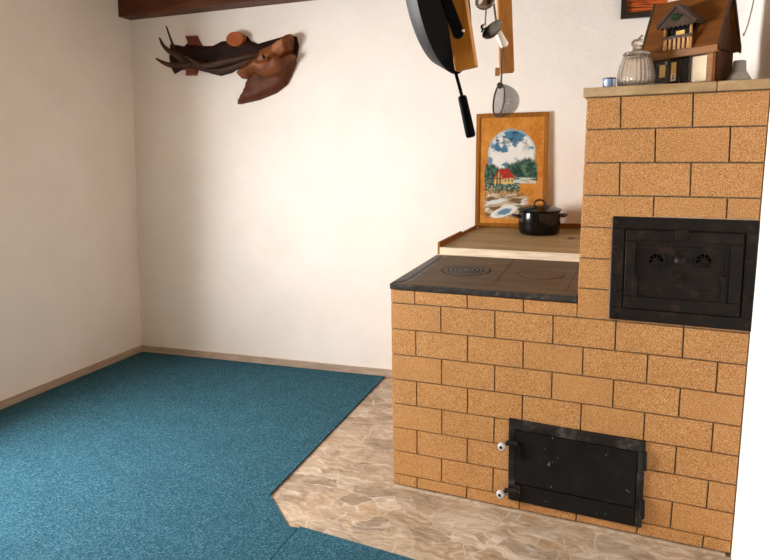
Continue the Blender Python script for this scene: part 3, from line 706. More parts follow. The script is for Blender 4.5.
# ------------------------------------------------------------------ framed picture above the mantel
fr0 = onB(620.5, 19.3, .01); fr1 = None
pic = thing('framed_picture', 'dark framed orange brown picture on the wall behind the wooden chalet', 'picture', fr0)
pw, ph = rx(2.2) - .04 - fr0.x, .165; uzv = V((0, 0, 1))
def FP(s, z, d): return fr0 + bdir * s + uzv * z + bn * d
mb = MB(); fw = .028
for (s0, z0, s1, z1) in ((0, 0, pw, fw), (0, ph - fw, pw, ph), (0, fw, fw, ph - fw), (pw - fw, fw, pw, ph - fw)):
    P = [FP(s0, z0, -.008), FP(s1, z0, -.008), FP(s1, z1, -.008), FP(s0, z1, -.008)]; mb.prism(P, bn * .026)
mb.build('frame', M['black_frame'], pic, bevel=.002, merge=False)
def picfn(s, t_):
    n = nz(s * 30, t_ * 120 + s * 20, .12, 20); m_ = nz(s * 60, t_ * 60, .1, 21)
    c = mixc(lin((110, 44, 18)), lin((196, 98, 34)), sst(.3, .65, n)); c = mixc(c, lin((60, 22, 12)), sst(.6, .75, m_) * .7)
    if abs(s - .58) < .12 and t_ > .12 + .05 * m_: c = mixc(c, lin((236, 224, 204)), sst(.35, .5, nz(s * 60, t_ * 60, .16, 22)))
    return c
picture('print', pic, (80, 50), lambda s, t_: FP(fw + s * (pw - 2 * fw), fw + t_ * (ph - 2 * fw), .002), picfn, M['vcol'])

# ------------------------------------------------------------------ carved stag on the back wall
def relief(mb, outline, off, depth, rad, step, sculpt=None, mi=None, back=.0015):
    """outline in picture pixels -> polygon on the back wall; a rounded relief of real thickness"""
    P3 = [onB(px, py, off) for px, py in outline]; o = bk
    to2 = lambda p: V(((p - o).dot(bdir), p.z))
    to3 = lambda q, d: o + bdir * q[0] + V((0, 0, q[1] - o.z)) + bn * d
    B = [to2(p) for p in P3]; n = len(B)
    # resample boundary
    Bs = []
    for i in range(n):
        a, b = B[i], B[(i + 1) % n]; k = max(1, int((b - a).length / step))
        Bs += [a + (b - a) * (j / k) for j in range(k)]
    nb_ = len(Bs); xs = [b[0] for b in Bs]; zs_ = [b[1] for b in Bs]; pts = list(Bs)
    def dist(q):
        m = 1e9
        for i in range(nb_):
            a, b = Bs[i], Bs[(i + 1) % nb_]; d = b - a; t_ = max(0, min(1, (q - a).dot(d) / max(d.dot(d), 1e-12))); m = min(m, (q - a - d * t_).length)
        return m
    x = min(xs) + step / 2; r = 0
    while x < max(xs):
        z = min(zs_) + (step / 2 if r % 2 else 0)
        while z < max(zs_):
            q = V((x, z))
            if inpoly(x, z, [(b[0], b[1]) for b in Bs]) and dist(q) > step * .5: pts.append(q)
            z += step
        x += step * .87; r += 1
    vo_, ed_, fa, *_ = delaunay_2d_cdt(pts, [], [list(range(nb_))], 1, 1e-7)
    dz = []
    for q in vo_:
        d = dist(q); h = depth * math.sqrt(max(0, 1 - (1 - min(1, d / rad)) ** 2)) + .004
        if sculpt: h += sculpt(q, d, h)
        dz.append(h)
    top = [to3(q, off + h) for q, h in zip(vo_, dz)]; bot = [to3(q, back) for q in vo_]; N = len(vo_)
    cnt = {}
    for f in fa:
        for i in range(len(f)):
            e_ = (f[i], f[(i + 1) % len(f)]); cnt[e_] = 1
    side = [e_ for e_ in cnt if (e_[1], e_[0]) not in cnt]
    mb.add(top + bot, [tuple(f) for f in fa] + [tuple(i + N for i in f[::-1]) for f in fa] + [(a + N, b + N, b, a) for a, b in side], mi)
stag = thing('carved_stag', 'carved wooden stag head with antlers on a wavy dark plaque on the wall', 'wall carving', onB(225, 75, .0))
plaq = [(170.5, 44), (177, 45), (184.5, 46.5), (188, 43), (198, 42), (203, 46), (213, 46), (222, 41.5), (231, 40.5), (238, 38), (247, 36), (251, 41), (258, 44), (268, 41), (279, 38), (290, 34.5), (297, 37), (299, 46), (297, 58), (290, 64), (262, 66), (240, 68), (232, 73), (221, 76), (212, 74), (203, 70), (190, 69.5), (182, 70), (175, 74), (172, 69), (169.5, 58)]
mb = MB(); relief(mb, plaq, .004, .012, .02, .022); mb.build('plaque', M['plaque'], stag, smooth=True)
for (P, mat, nm) in (([(185.5, 36), (197.5, 35.5), (199, 40), (203, 46), (188, 47), (188, 42)], 'knobred', 'coat_peg'), ([(186, 66), (198, 66), (198.5, 70), (197, 75.5), (186, 75.5)], 'knobred', 'coat_peg')):
    mb = MB(); relief(mb, P, .006, .022, .02, .015); mb.build(nm, M[mat], stag, smooth=True)
mb = MB(); c = onB(239.5, 40.5, .0); 
mb.lathe([(1e-5, .060), (.062, .060), (.066, .055), (.060, 0)], c, 36, axis=bn, rib=lambda a, j: .0)
for v_ in mb.v:
    q = v_ - c; v_ -= V((0, 0, q.z * .30))
mb.build('coat_peg', M['cut'], stag, smooth=True)
# neck
neck = [(238, 102), (237.5, 104), (241, 104.3), (260, 100), (277, 93), (287, 85), (292.5, 74), (296.5, 64), (296, 56), (290, 54), (276, 62), (258, 64), (250, 73), (246, 86)]
mb = MB(); relief(mb, neck, .006, .055, .06, .018, lambda q, d, h: .008 * (noise.noise(V((q[0] * 14, q[1] * 14, 1)))))
mb.build('neck', M['neck'], stag, smooth=True)
# head: skull, upper jaw, lower jaw
eye2 = onB(264, 56, 0)
to2g = lambda p: V(((p - bk).dot(bdir), p.z))
eyeq = to2g(eye2)
MOUTH = []
for (ax_, ay_, bx_, by_, dp_, w_) in ((290, 52, 279, 61, .022, .010), (279, 61, 268, 64, .012, .014), (259, 53, 250, 62, .010, .012), (262, 62, 252, 69, .014, .012), (289, 38, 287, 42, .016, .010)):
    a_, b_ = to2g(onB(ax_, ay_)), to2g(onB(bx_, by_)); MOUTH.append((a_[0], a_[1], b_[0], b_[1], dp_, w_))
def hs(q, d, h):
    r = (q - eyeq).length; s = -.026 * math.exp(-(r / .026) ** 2) + .018 * math.exp(-(((q[0] - eyeq[0]) / .05) ** 2 + ((q[1] - eyeq[1] - .035) / .022) ** 2))
    for (x0, y0, x1, y1, dp_, w_) in MOUTH:
        a = V((x0, y0)); d_ = V((x1 - x0, y1 - y0)); t_ = max(0, min(1, (q - a).dot(d_) / d_.dot(d_))); s -= dp_ * math.exp(-((q - a - d_ * t_).length / w_) ** 2)
    return s + .010 * noise.noise(V((q[0] * 16, q[1] * 22, 4)))
head = [(240, 70), (247, 64), (255, 58), (262, 51), (272, 46), (281, 40), (287, 35), (290.5, 34), (292.5, 39), (292, 46), (290.5, 51), (287, 57), (290, 55), (293, 53.5), (295, 56), (293, 60), (287, 67), (282, 74), (274, 78.5), (266, 78.5), (259, 74), (250, 77.5), (242, 77.5), (240, 74)]
mb = MB(); relief(mb, head, .05, .085, .075, .0095, hs, back=.02)
pale = [to2g(onB(*p)) for p in ((281, 49), (284.5, 44), (288.5, 41), (291.5, 43), (290.6, 51), (287, 57), (282, 55))]
pale = [(p[0], p[1]) for p in pale]
for fi, f in enumerate(mb.f):
    q = to2g(sum((mb.v[i] for i in f), V((0, 0, 0))) / len(f))
    if inpoly(q[0], q[1], pale): mb.mi[fi] = 1
t2 = NT('pale_muzzle', .5, .3); t2.color(srgb(158, 106, 72)); t2.bump(t2.noise(60, 3), .3, .003)
hd = mb.build('head', [M['carved'], t2.m], stag, smooth=True)
mb = MB(); ec = onB(264.5, 56.2, .124); mb.lathe([(1e-5, .018), (.012, .014), (.018, .004), (.018, -.01)], ec, 20, axis=bn); mb.build('eye', M['soot_dark'], hd, smooth=True)
mb = MB(); relief(mb, [(236.5, 72), (241, 70), (249, 69), (253, 73), (249, 78), (242, 78.5), (239, 75.5)], .07, .035, .035, .012, back=.03); mb.build('ear', M['carved'], hd, smooth=True)
# antlers
def W(px, py, off): return onB(px, py, off)
def spline(P, n=6):
    out_ = []
    for i in range(len(P) - 1):
        p0, p1, p2, p3 = P[max(i - 1, 0)], P[i], P[i + 1], P[min(i + 2, len(P) - 1)]
        for k in range(n):
            t_ = k / n; out_.append(.5 * ((2 * p1) + (p2 - p0) * t_ + (2 * p0 - 5 * p1 + 4 * p2 - p3) * t_ ** 2 + (3 * p1 - p0 - 3 * p2 + p3) * t_ ** 3))
    return out_ + [P[-1]]
def horn(path, r0, r1):
    P = spline([W(*p) for p in path]); n = len(P); return P, [r0 + (r1 - r0) * (i / (n - 1)) ** 1.7 for i in range(n)]
mb = MB()
for path, r0, r1 in (([(262, 54, .08), (250, 56, .10), (238, 58.5, .11), (222, 62, .12), (206, 65.5, .12), (192, 64.5, .12), (182, 60, .12), (176, 52, .13), (171, 40, .14), (166.2, 26, .15)], 0.023, .004),
                     ([(184, 62, .12), (177, 55, .14), (169, 51, .16), (163, 45, .18), (159.3, 37.5, .19)], .022, .004),
                     ([(190, 65, .12), (180, 65.5, .14), (170, 65, .16), (162, 62, .18), (155.8, 58.3, .19)], .022, .004),
                     ([(204, 66, .12), (196, 62.5, .15), (190, 59, .18), (184.5, 56, .20)], .012, .004),
                     ([(206, 65, .10), (192, 64, .10), (180, 62, .10)], .026, .026)):
    P, r = horn(path, r0, r1); mb.tube(P, r, 12)
mb.build('antler', M['antler'], stag, smooth=True)
mb = MB(); P, r = horn([(252, 60, .06), (240, 64.5, .05), (224, 69.5, .05), (208, 70, .05), (192, 66, .06)], .024, .012); mb.tube(P, r, 12); mb.build('antler', M['antler'], stag, smooth=True)

# ------------------------------------------------------------------ hanging rack: boards, rail and utensils
cf = RM @ V((0, 0, -1)); cr = RM @ V((1, 0, 0)); cu = RM @ V((0, 1, 0))
def board(mb, bl_, br_, tl_, th, ztop):
    """bl/br/tl: 3-D points; the board is extended along its own length up to ztop"""
    up = (tl_ - bl_); up *= (ztop - bl_.z) / up.z
    n = (br_ - bl_).cross(up).normalized(); n = n if n.dot(CAM - bl_) < 0 else -n
    mb.prism([bl_, br_, br_ + up, bl_ + up], n * th)
    return up
d1, d2 = 1.10, 1.42
b1l, b1r = atD(454.8, 71, d1 + .01), atD(475.2, 66, d1 - .01); b1t = atD(444, 0, d1 + .005)
b2l, b2r = atD(500.5, 72, d2), atD(514.5, 71, d2); b2t = atD(498, 0, d2 + .005)
zrail = 1.98
rack = thing('utensil_rack', 'two hanging orange pine boards holding kitchen utensils above the stove', 'utensil rack', V((b1l.x, b1l.y, ZC)))
mb = MB(); up1 = board(mb, b1l, b1r, b1t, .016, ZC); M1 = mb.build('board', M['orange_wood'], rack, bevel=.0015)
mb = MB(); up2 = board(mb, b2l, b2r, b2t, .016, ZC); mb.build('board', M['orange_wood'], rack, bevel=.0015)
r1 = b1l + up1 * ((zrail - b1l.z) / up1.z) + (b1r - b1l) * .5; r2_ = b2l + up2 * ((zrail - b2l.z) / up2.z) + (b2r - b2l) * .5
mb = MB(); mb.tube([r1, r2_], .006, 10); mb.build('rail', M['dsteel'], rack, smooth=True)
def onrail(f): return r1 + (r2_ - r1) * f
def hook(mb, p, q, r=.0018):      # p: hanging point, q: rail point
    mb.tube([p, q + V((0, 0, -.02)), q + cf * -.010 + V((0, 0, -.002)), q + V((0, 0, .009)), q + cf * .010 + V((0, 0, -.002))], r, 8)

# pan
dp = 1.17
hdir = (cr * .205 - cu * .979).normalized()
vw = ray(441, -6).normalized(); vr = vw.cross(cu).normalized(); vu = vr.cross(vw)
hdir = (vr * .205 - vu * .979).normalized()
ax = (vr * .93 + vu * .195 - vw * .33); ax = (ax - hdir * ax.dot(hdir)).normalized()
rimc = atD(444, -6, dp); Rp = 78 * dp / FPX
pan = thing('frying_pan', 'large black frying pan hanging at the left side of the orange board', 'frying pan', rimc)
mb = MB(); dd = .030
mb.cur = 0; mb.lathe([(1e-5, -dd), (Rp * .80, -dd), (Rp * .86, -dd * .9), (Rp, 0), (Rp * 1.01, .002)], rimc, 72, axis=ax, mi=1)
mb.lathe([(Rp * 1.01, .002), (Rp * .985, .002), (Rp * .84, -dd * .85), (Rp * .78, -dd * .92), (1e-5, -dd * .92)], rimc, 72, axis=ax, mi=0)
mb.build('pan_body', [M['pan'], M['pan_out']], pan, smooth=True)
h0 = rimc + hdir * Rp * .98; 
hA = atD(455.2, 71, dp); hB = atD(462, 96, dp - .0); hC = atD(471, 137, dp)
mb = MB(); mb.tube([h0 - ax * .01, hA, hB], .0032, 8); hh = mb.build('handle_rod', M['pan'], pan, smooth=True)
mb = MB(); mb.tube([hB, L(hB, hC, .04), L(hB, hC, .5), L(hB, hC, .96), hC], [.0065, .0082, .0088, .0092, .0075], 14); mb.build('handle_grip', M['pan'], hh, smooth=True)
mb = MB(); top_ = rimc - hdir * Rp; mb.tube([top_ + ax * .002, L(top_, r1, .5), r1 + V((0, 0, -.012)), r1 + V((0, 0, .008)) - cf * .012], .0018, 8); mb.build('hook', M['dsteel'], pan)

# black spatula whose handle end lies over the board
ds = 1.06
spt = atD(458.3, 31.5, ds); sp0 = atD(436, -30, ds - .02)
spa = thing('spatula', 'black utensil handle hanging in front of the orange board beside the pan', 'spatula', sp0)
mb = MB(); dv = (spt - sp0).normalized(); sdv = dv.cross(cf).normalized(); hw = 5.9 * ds / FPX
P = [sp0 - sdv * hw * .8, sp0 + sdv * hw * .8]
arc = [spt + (sdv * math.cos(a) + dv * math.sin(a)) * hw for a in [i * math.pi / 10 for i in range(11)]]
mb.prism([sp0 - sdv * hw * .8] + [p for p in arc[::-1]] + [sp0 + sdv * hw * .8], cf * .010)
sp = mb.build('handle', M['pan'], spa, bevel=.0025)
mb = MB(); bt = sp0 - dv * .12
mb.prism([sp0 - sdv * hw * .8, sp0 + sdv * hw * .8, bt + sdv * .035, bt - dv * .05 + sdv * .03, bt - dv * .05 - sdv * .03, bt - sdv * .035], cf * .005); mb.build('blade', M['pan'], spa, bevel=.001)
mb = MB(); mb.tube([bt - dv * .045, L(bt - dv * .045, r1 + cr * .02, .6), r1 + cr * .02 + V((0, 0, .011)) - cf * .008], .0016, 6); mb.build('hook', M['dsteel'], spa)
t3 = NT('tip_glint_pale', .25, .5, .6); t3.color(srgb(214, 206, 196))  # pale colour painted in for the highlight at the handle tip
mb = MB(); cc = atD(463.0, 31, ds + .002); mb.lathe([(1e-5, -.004), (.0026, -.003), (.0032, 0), (.0026, .003), (1e-5, .004)], cc, 14, axis=cf); mb.build('tip_glint', t3.m, sp, smooth=True)

# ladle
def utensil_handle(pts, r): m_ = MB(); m_.tube(pts, r, 8); return m_
dl = 1.22
lc = atD(491.5, 29, dl); lr = 11.5 * dl / FPX
la = thing('ladle', 'dark steel ladle bowl hanging between the two pine boards', 'ladle', lc)
lax = (-cr * .40 + cu * .82 - cf * -.30); lax.normalize()   # opening direction
lax = (cr * -.55 + cu * .78 + cf * .25).normalized()
mb = MB(); prof = [(1e-5, -.60 * lr)] + [(lr * math.sin(a), -.60 * lr * math.cos(a)) for a in [i * math.pi / 20 for i in range(1, 11)]]
mb.lathe(prof + [(r_ * .95, h_ * .93 + .0005) for r_, h_ in prof[::-1]], lc, 40, axis=lax)
mb.build('bowl', M['dsteel'], la, smooth=True)
mb = utensil_handle([lc - cr * lr * .86 + cu * lr * -.30 * 1, atD(485.5, 24, dl), atD(486.5, 8, dl), atD(487.5, -14, dl), L(atD(487.5, -14, dl), onrail(.35), .9)], .0022)
q = onrail(.35); mb.tube([q + V((0, 0, -.03)), q - cf * .013, q + V((0, 0, .012)), q + cf * .013], .0018, 8); lh = mb.build('handle', M['steel'], la, smooth=True)
mb = MB(); mb.lathe([(1e-5, -.006), (.004, -.005), (.006, 0), (.004, .005), (1e-5, .006)], atD(483.5, 27, dl - .01), 18, axis=cf); mb.build('joint_glint', M['steel'], lh, smooth=True)  # disc added as the bright highlight where the handle meets the bowl
# skimmer ball whose lower edge shows at the top
dk = 1.20
kc_ = atD(485, -.5, dk); kr = 10.5 * dk / FPX
sk = thing('skimmer', 'shiny silver skimmer bowl at the top edge above the ladle', 'skimmer', kc_)
mb = MB(); kax = (cr * -.5 - cf * .86 + cu * .1).normalized(); pr = [(1e-5, -.75 * kr)] + [(kr * math.sin(a), -.75 * kr * math.cos(a)) for a in [i * math.pi / 20 for i in range(1, 11)]]
mb.lathe(pr + [(r_ * .95, h_ * .93 + .0005) for r_, h_ in pr[::-1]], kc_, 36, axis=kax, rib=lambda a, j: .02 * (math.cos(a * 18)))
mb.build('bowl', M['steel'], sk, smooth=True)
q = onrail(.25); mb = MB(); mb.tube([kc_ + cu * kr * .9, L(kc_ + cu * kr, q, .85), q - cf * .013, q + V((0, 0, .012)), q + cf * .013], .002, 8); mb.build('handle', M['steel'], sk, smooth=True)

# strainer
dt = 1.30
stn = thing('tea_strainer', 'wire mesh strainer with white grip hanging below the right pine board', 'strainer', atD(503, 100, dt))
wA, wB = atD(497.5, 31, dt), atD(505, 46.5, dt)
mb = MB(); mb.tube([wA, L(wA, wB, .08), L(wA, wB, .6), L(wA, wB, .9), wB], [.006, .0075, .0085, .0095, .007], 14); gr = mb.build('grip', M['white'], stn, smooth=True)
mb = MB(); q = onrail(.6); mb.tube([wA, L(wA, q, .85), q - cf * .013, q + V((0, 0, .012)), q + cf * .013], .0022, 8); mb.build('hook', M['dsteel'], stn, smooth=True)
mb = MB(); mb.tube([L(wA, wB, .85), atD(502.5, 60, dt), atD(501, 84, dt)], .0019, 8); mb.build('stem', M['dsteel'], stn, smooth=True)
mb = MB(); pa = atD(497.6, 71.5, dt - .006)
mb.prism([pa + cr * a * .0048 + cu * b * .0085 for a, b in ((-1, -1), (1, -1), (1, 1), (-1, 1))], cf * .005); mb.build('clip', M['h_post'], stn, bevel=.001)
rc = atD(498.6, 100.5, dt); rr = 16.3 * dt / FPX
sax = (cr * .97 - cu * .06 + cf * .16 ).normalized()     # bowl bulges this way
upv = (cu - sax * cu.dot(sax)).normalized()
mb = MB(); mb.lathe([(rr * 1.0, -.0015), (rr * 1.06, 0), (rr * 1.0, .0025), (rr * .94, .0005), (rr * 1.0, -.0015)], rc, 48, axis=sax); mb.build('rim', M['dsteel'], stn, smooth=True)
prof = [(rr * math.cos(a) ** .8, rr * 1.25 * math.sin(a)) for a in [i * math.pi / 24 for i in range(12)]] + [(1e-4, rr * 1.25)]
seg = 48; mb = MB(); mb.lathe(prof, rc, seg, axis=sax)
ob = mb.build('mesh_bowl', M['mesh'], stn, smooth=True, merge=False)
uvl = ob.data.uv_layers.new(name='UVMap')
for p in ob.data.polygons:
    for li, vi in zip(p.loop_indices, p.vertices):
        uvl.data[li].uv = ((vi % seg) / seg if not ((vi % seg) == 0 and any((w2 % seg) == seg - 1 for w2 in p.vertices)) else 1.0, (vi // seg) / (len(prof) - 1))
mb = MB(); mb.lathe([(1e-5, -.004), (.006, -.003), (.007, 0), (.005, .003), (1e-5, .004)], atD(500, 85.5, dt), 16, axis=cf); mb.build('ferrule', M['dsteel'], stn, smooth=True)

# ------------------------------------------------------------------ things on the mantel
ZM += .0005
def mant(px, y): # point on the mantel top seen in column px at depth y
    p = onY(px, 86, y); return V((p.x, y, ZM))
def mpp(p): return (p - CAM).dot(cf) / FPX
# glass jar
jc = mant(635.3, .050); s = mpp(jc)
jar = thing('glass_jar', 'ribbed clear glass jar with knobbed lid left of the wooden chalet', 'jar', jc)
rib = lambda a, j: .022 * math.cos(a * 26)
mb = MB(); hj = 30.5 * s
mb.lathe([(1e-5, 0), (15.0 * s, 0), (16.6 * s, hj * .04), (17.6 * s, hj * .22), (17.2 * s, hj * .42), (15.6 * s, hj * .66), (13.2 * s, hj * .90), (12.2 * s, hj), (11.4 * s, hj), (12.4 * s, hj * .88), (14.6 * s, hj * .66), (16.2 * s, hj * .40), (16.4 * s, hj * .22), (15.2 * s, hj * .07), (1e-5, hj * .05)], jc, 208, rib=lambda a, j: rib(a, j) if 1 <= j <= 6 else 0)
mb.build('jar_body', M['glass'], jar, smooth=True, auto=False)
mb = MB(); lz = hj + .0004
mb.lathe([(1e-5, lz), (12.8 * s, lz), (13.2 * s, lz + 1.2 * s), (12.0 * s, lz + 2.6 * s), (6.5 * s, lz + 3.6 * s), (4.4 * s, lz + 5 * s), (4.0 * s, lz + 8.5 * s), (5.6 * s, lz + 10.5 * s), (5.6 * s, lz + 13 * s), (3.5 * s, lz + 15.2 * s), (1e-5, lz + 15.8 * s)], jc, 48)
jl = mb.build('lid', M['glass'], jar, smooth=True, auto=False)
mb = MB(); kp = jc + V((0, 0, lz + 14.5 * s)); mb.tube([kp + cr * 2 * s, kp + cr * 4 * s + cu * 2.6 * s, kp + cr * 4.6 * s + cu * 5 * s], [2.6 * s, 1.9 * s, 1.2 * s], 12); mb.build('lid_finial', M['glass'], jl, smooth=True, auto=False)
# blue striped cup
bc = mant(609.0, .022); s = mpp(bc)
cupo = thing('striped_cup', 'tiny blue and white striped cup at the left end of the mantel', 'cup', bc)
R_, H_ = 6.2 * s, 9.2 * s
me_pts = 60
mb = MB(); mb.lathe([(1e-5, 0), (R_ * .94, 0), (R_, H_ * .1), (R_, H_ * .86)], bc, me_pts); cb = mb.build('cup_body', M['vcol_gloss'], cupo, smooth=True)
at = cb.data.color_attributes.new('Col', 'FLOAT_COLOR', 'POINT')
for i, v_ in enumerate(cb.data.vertices):
    k = int((math.atan2(v_.co.y, v_.co.x) / (2 * math.pi) + 1) * 15) % 3
    at.data[i].color = (srgb(78, 106, 150), srgb(190, 204, 222), srgb(120, 146, 184))[k]
mb = MB(); mb.lathe([(R_, H_ * .86), (R_ * 1.06, H_ * .9), (R_ * 1.06, H_), (R_ * .9, H_), (R_ * .88, H_ * .2), (1e-5, H_ * .15)], bc, 40)
t4 = NT('cup_rim', .3, .4); t4.color(srgb(44, 50, 66)); mb.build('cup_rim', t4.m, cupo, smooth=True)
# grey bell-shaped holder
gc = mant(738, .035); s = mpp(gc)
tag_ = thing('ceramic_holder', 'grey cone shaped ceramic holder between the chalet and right wall', 'holder', gc)
mb = MB(); mb.lathe([(1e-5, 0), (11.2 * s, 0), (11.6 * s, 1.2 * s), (10.8 * s, 3 * s), (7.6 * s, 8 * s), (6.4 * s, 10 * s)], gc, 40); mb.build('flared_base', M['grey'], tag_, smooth=True)
mb = MB(); mb.lathe([(6.4 * s, 10 * s), (6.2 * s, 12 * s), (5.8 * s, 19.5 * s), (5.0 * s, 20 * s), (4.8 * s, 12 * s), (1e-5, 11 * s)], gc, 40); mb.build('collar', M['grey'], tag_, smooth=True)
# wire on the right wall
def onR(px, py, off=.004):
    d = ray(px, py); # iterate because the wall leans a little
    z = 1.8
    for _ in range(6):
        tt = (rx(z) - off - CAM.x) / d.x; z = (CAM + d * tt).z
    return CAM + d * tt
wp = [onR(743.5, 36), onR(748, 24), onR(752, 8), onR(755, -6)]
mb = MB(); mb.tube(wp + [V((wp[-1].x, wp[-1].y, ZC))], .0022, 8); mb.tube([wp[0] , wp[0] + V((-.001, .004, .012)), wp[0] + V((0, .016, .014))], .002, 8)
tag(mb.build('wire', M['wire'], smooth=True), 'thin grey wire running up the white right wall above the ceramic holder', 'wire')

# wooden chalet -------------------------------------------------------------
TH_ = math.radians(31)
hl = mant(683, .18)
ch = bpy.data.objects.new('model_chalet', None); COL.objects.link(ch); ch.rotation_euler = (0, 0, -TH_)
tag(ch, 'brown wooden model chalet with balcony dormer standing on the mantel', 'model house')
ORG[ch.name] = V((0, 0, 0))
# local frame: x along the front, y back, z up; metres
W_, D_, HE, HR = .246, .118, .106, .288
ov = .011
ch.location = (hl.x + .010, .118, ZM)
mb = MB(); mb.box((-W_ / 2, -D_ / 2 + .012, 0), (W_ / 2, D_ / 2, HE - .004)); walls = mb.build('walls', M['h_dark'], ch, bevel=.001)
mb = MB()   # gable ends
for x0 in (-W_ / 2, W_ / 2 - .008):
    mb = MB(); mb.prism([(x0, -D_ / 2, HE), (x0, D_ / 2, HE), (x0, 0, HR - .01)], (.008, 0, 0)); mb.build('gable', M['h_dark'], walls)
mb = MB()   # roof slopes
yo = D_ / 2 + .016; ze = HE - .002
th = .008
for sgn in (-1, 1):
    a, b = V((0, sgn * yo, ze)), V((0, 0, HR)); x0, x1_ = -W_ / 2 - ov, W_ / 2 + ov
    P = [V((x0, a.y, a.z)), V((x1_, a.y, a.z)), V((x1_, 0, b.z)), V((x0, 0, b.z))]
    mb.prism(P, (0, 0, th * 1.4))
roof = mb.build('roof', M['h_roof'], ch, merge=False)
mb = MB()
for x0 in (-W_ / 2 - ov - .007, W_ / 2 + ov):
    for sgn in (-1, 1):
        P = [V((x0, sgn * yo, ze - .004)), V((x0, 0, HR - .004)), V((x0, 0, HR + .016)), V((x0, sgn * yo, ze + .016))]
        mb = MB(); mb.prism(P, (.007, 0, 0)); mb.build('rake_board', M['h_thatch'], roof)
mb = MB(); mb.box((-W_ / 2 - ov - .004, -yo - .008, HE - .014), (W_ / 2 + ov + .004, -yo + .006, HE + .010)); mb.build('eave_beam', M['h_trim'], ch, bevel=.0015)
for x0 in (-W_ / 2 + .002, W_ / 2 - .019):
    mb = MB(); mb.box((x0, -yo - .002, 0), (x0 + .020, -yo + .018, HE - .014)); mb.build('corner_post', M['h_trim'], ch, bevel=.001)
yf = -D_ / 2 + .0115
for (x0, x1_, z0, z1_, m_, nm) in ((-.094, -.042, .004, .086, 'h_pane', 'front_window'), (-.036, -.002, .004, .088, 'h_pane', 'front_door'), (.004, .036, .004, .090, 'h_pane', 'front_door'), (.041, .098, .006, .090, 'h_cream', 'bright_window')):
    mb = MB(); mb.box((x0, yf - .006, z0), (x1_, yf, z1_)); o = mb.build(nm, M[m_], walls, bevel=.0008)
for (x0, x1_, z0, z1_, m_) in ((-.072, -.052, .034, .076, 'h_yellow'), (-.029, -.012, .042, .080, 'h_yellow'), (-.029, -.012, .018, .042, 'h_cream')):
    mb = MB(); mb.box((x0, yf - .0085, z0), (x1_, yf - .006, z1_)); mb.build('window_pane', M[m_], walls)
mb = MB(); mb.lathe([(1e-5, .002), (.003, .001), (.003, 0)], (-.0205, yf - .0085, .026), 10, axis=(0, -1, 0)); mb.lathe([(1e-5, .002), (.003, .001), (.003, 0)], (-.0205, yf - .0085, .035), 10, axis=(0, -1, 0)); mb.build('door_dot', M['soot_dark'], walls)
for x0 in (-.039, .001, .0385, .1005):
    mb = MB(); mb.box((x0 - .003, yf - .010, 0), (x0 + .003, yf, HE - .014)); mb.build('mullion', M['h_dark'], walls)
# dormer
dx0, dx1, dzf = -.050, .050, HE + .011
yfD = -yo + .012
mb = MB(); mb.box((dx0 + .006, yfD - .002, dzf), (dx1 - .008, -.005, dzf + .085)); dm = mb.build('dormer', M['h_pane'], ch)
mb = MB(); mb.box((dx0 - .002, yfD - .018, dzf - .006), (dx1 + .002, yfD + .03, dzf + .002)); mb.build('balcony_floor', M['h_trim'], dm)
mb = MB(); mb.box((dx0, yfD - .020, dzf + .036), (dx1, yfD - .012, dzf + .048)); mb.build('balcony_rail', M['h_dark'], dm, bevel=.0008)
for i in range(6):
    x = dx0 + .010 + i * (dx1 - dx0 - .02) / 5
    mb = MB(); mb.box((x - .0045, yfD - .020, dzf + .002), (x + .0045, yfD - .014, dzf + .040)); mb.build('baluster', M['h_post'], dm, bevel=.0005)
for x in (dx0 + .004, dx1 - .004):
    mb = MB(); mb.tube([(x, yfD - .014, dzf), (x, yfD - .014, dzf + .088)], .0045, 8); mb.build('dormer_post', M['h_post'], dm, smooth=True)
mb = MB(); mb.box((-.012, yfD - .0045, dzf + .050), (.018, yfD - .0015, dzf + .064)); mb.build('window_pane', M['h_yellow'], dm)
xm = (dx0 + dx1) / 2; zr0, zr1 = dzf + .080, dzf + .138
mb = MB(); hw_ = (dx1 - dx0) / 2 + .016
for sgn in (-1, 1):
    P = [V((xm + sgn * hw_, yfD - .034, zr0 - .004)), V((xm, yfD - .034, zr1)), V((xm, yfD - .034, zr1 + .012)), V((xm + sgn * (hw_ + .006), yfD - .034, zr0 + .006))]
    mb.prism(P, (0, .105, 0))
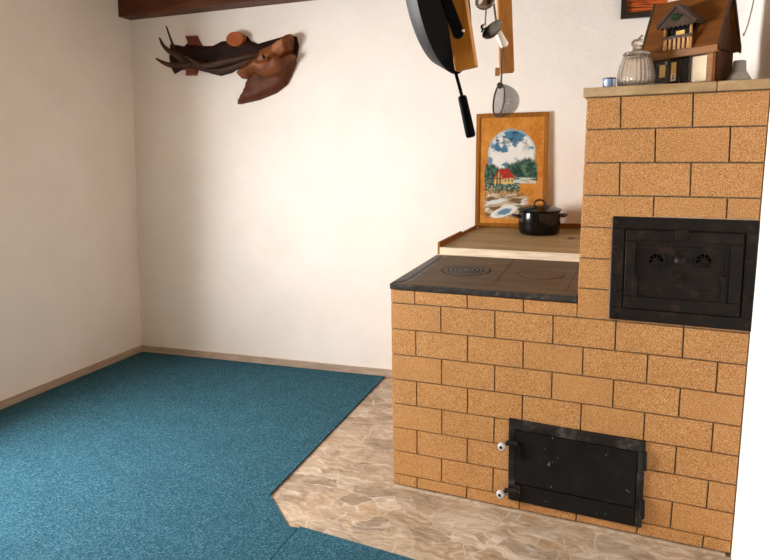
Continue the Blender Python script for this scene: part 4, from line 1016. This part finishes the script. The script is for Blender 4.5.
mb.build('dormer_roof', M['h_thatch'], dm, merge=False)
# gable board of the dormer with a scalloped lower edge
mb = MB(); low = [(xm - hw_ + .004 + i * (2 * hw_ - .008) / 16, zr0 - .002 - .004 * abs(math.sin(i * math.pi / 2.0 + .01)) - .003 * (i % 2)) for i in range(17)]
P = [V((x, yfD - .030, z)) for x, z in low] + [V((xm, yfD - .030, zr1 - .002))]
mb.prism(P, (0, .005, 0)); mb.build('gable_board', M['h_thatch'], dm)
mb = MB(); random.seed(3)
for i in range(26):
    a = random.uniform(0, 6.28); r = random.uniform(0, .018); p = V((xm + .002 + r * math.cos(a), yfD - .033, zr0 + .026 + r * .6 * math.sin(a))); mb.lathe([(1e-5, .004), (.004, .002), (.005, 0)], p, 7, axis=(0, -1, 0))
mb.build('moss_wreath', M['h_green'], dm, smooth=True)

# ------------------------------------------------------------------ light
wd = bpy.data.worlds.new('world'); sc.world = wd; wd.use_nodes = True
bg = wd.node_tree.nodes['Background']
sky = wd.node_tree.nodes.new('ShaderNodeTexSky'); sky.sky_type = 'HOSEK_WILKIE'; sky.sun_direction = (.6, -.3, .75); sky.turbidity = 4
wd.node_tree.links.new(sky.outputs[0], bg.inputs['Color']); bg.inputs['Strength'].default_value = .6
def area(name, loc, rot, sx, sy, power, color):
    l = bpy.data.lights.new(name, 'AREA'); l.shape = 'RECTANGLE'; l.size = sx; l.size_y = sy; l.energy = power; l.color = color
    o = bpy.data.objects.new(name, l); COL.objects.link(o); o.location = loc; o.rotation_euler = rot; return o
area('window_daylight', (xw - .35, (WY0 + WY1) / 2, 1.55), (0, -math.pi / 2 + math.radians(9), 0), 1.7, 1.9, 600, (.98, .985, 1.0))
vs_ = sc.view_settings
sc.display_settings.display_device = 'sRGB'
vs_.view_transform = 'Standard'; vs_.look = 'None'; vs_.gamma = 1; vs_.use_curve_mapping = False; vs_.exposure = 0.0
sc.cycles.max_bounces = 10; sc.cycles.diffuse_bounces = 6; sc.cycles.transmission_bounces = 10
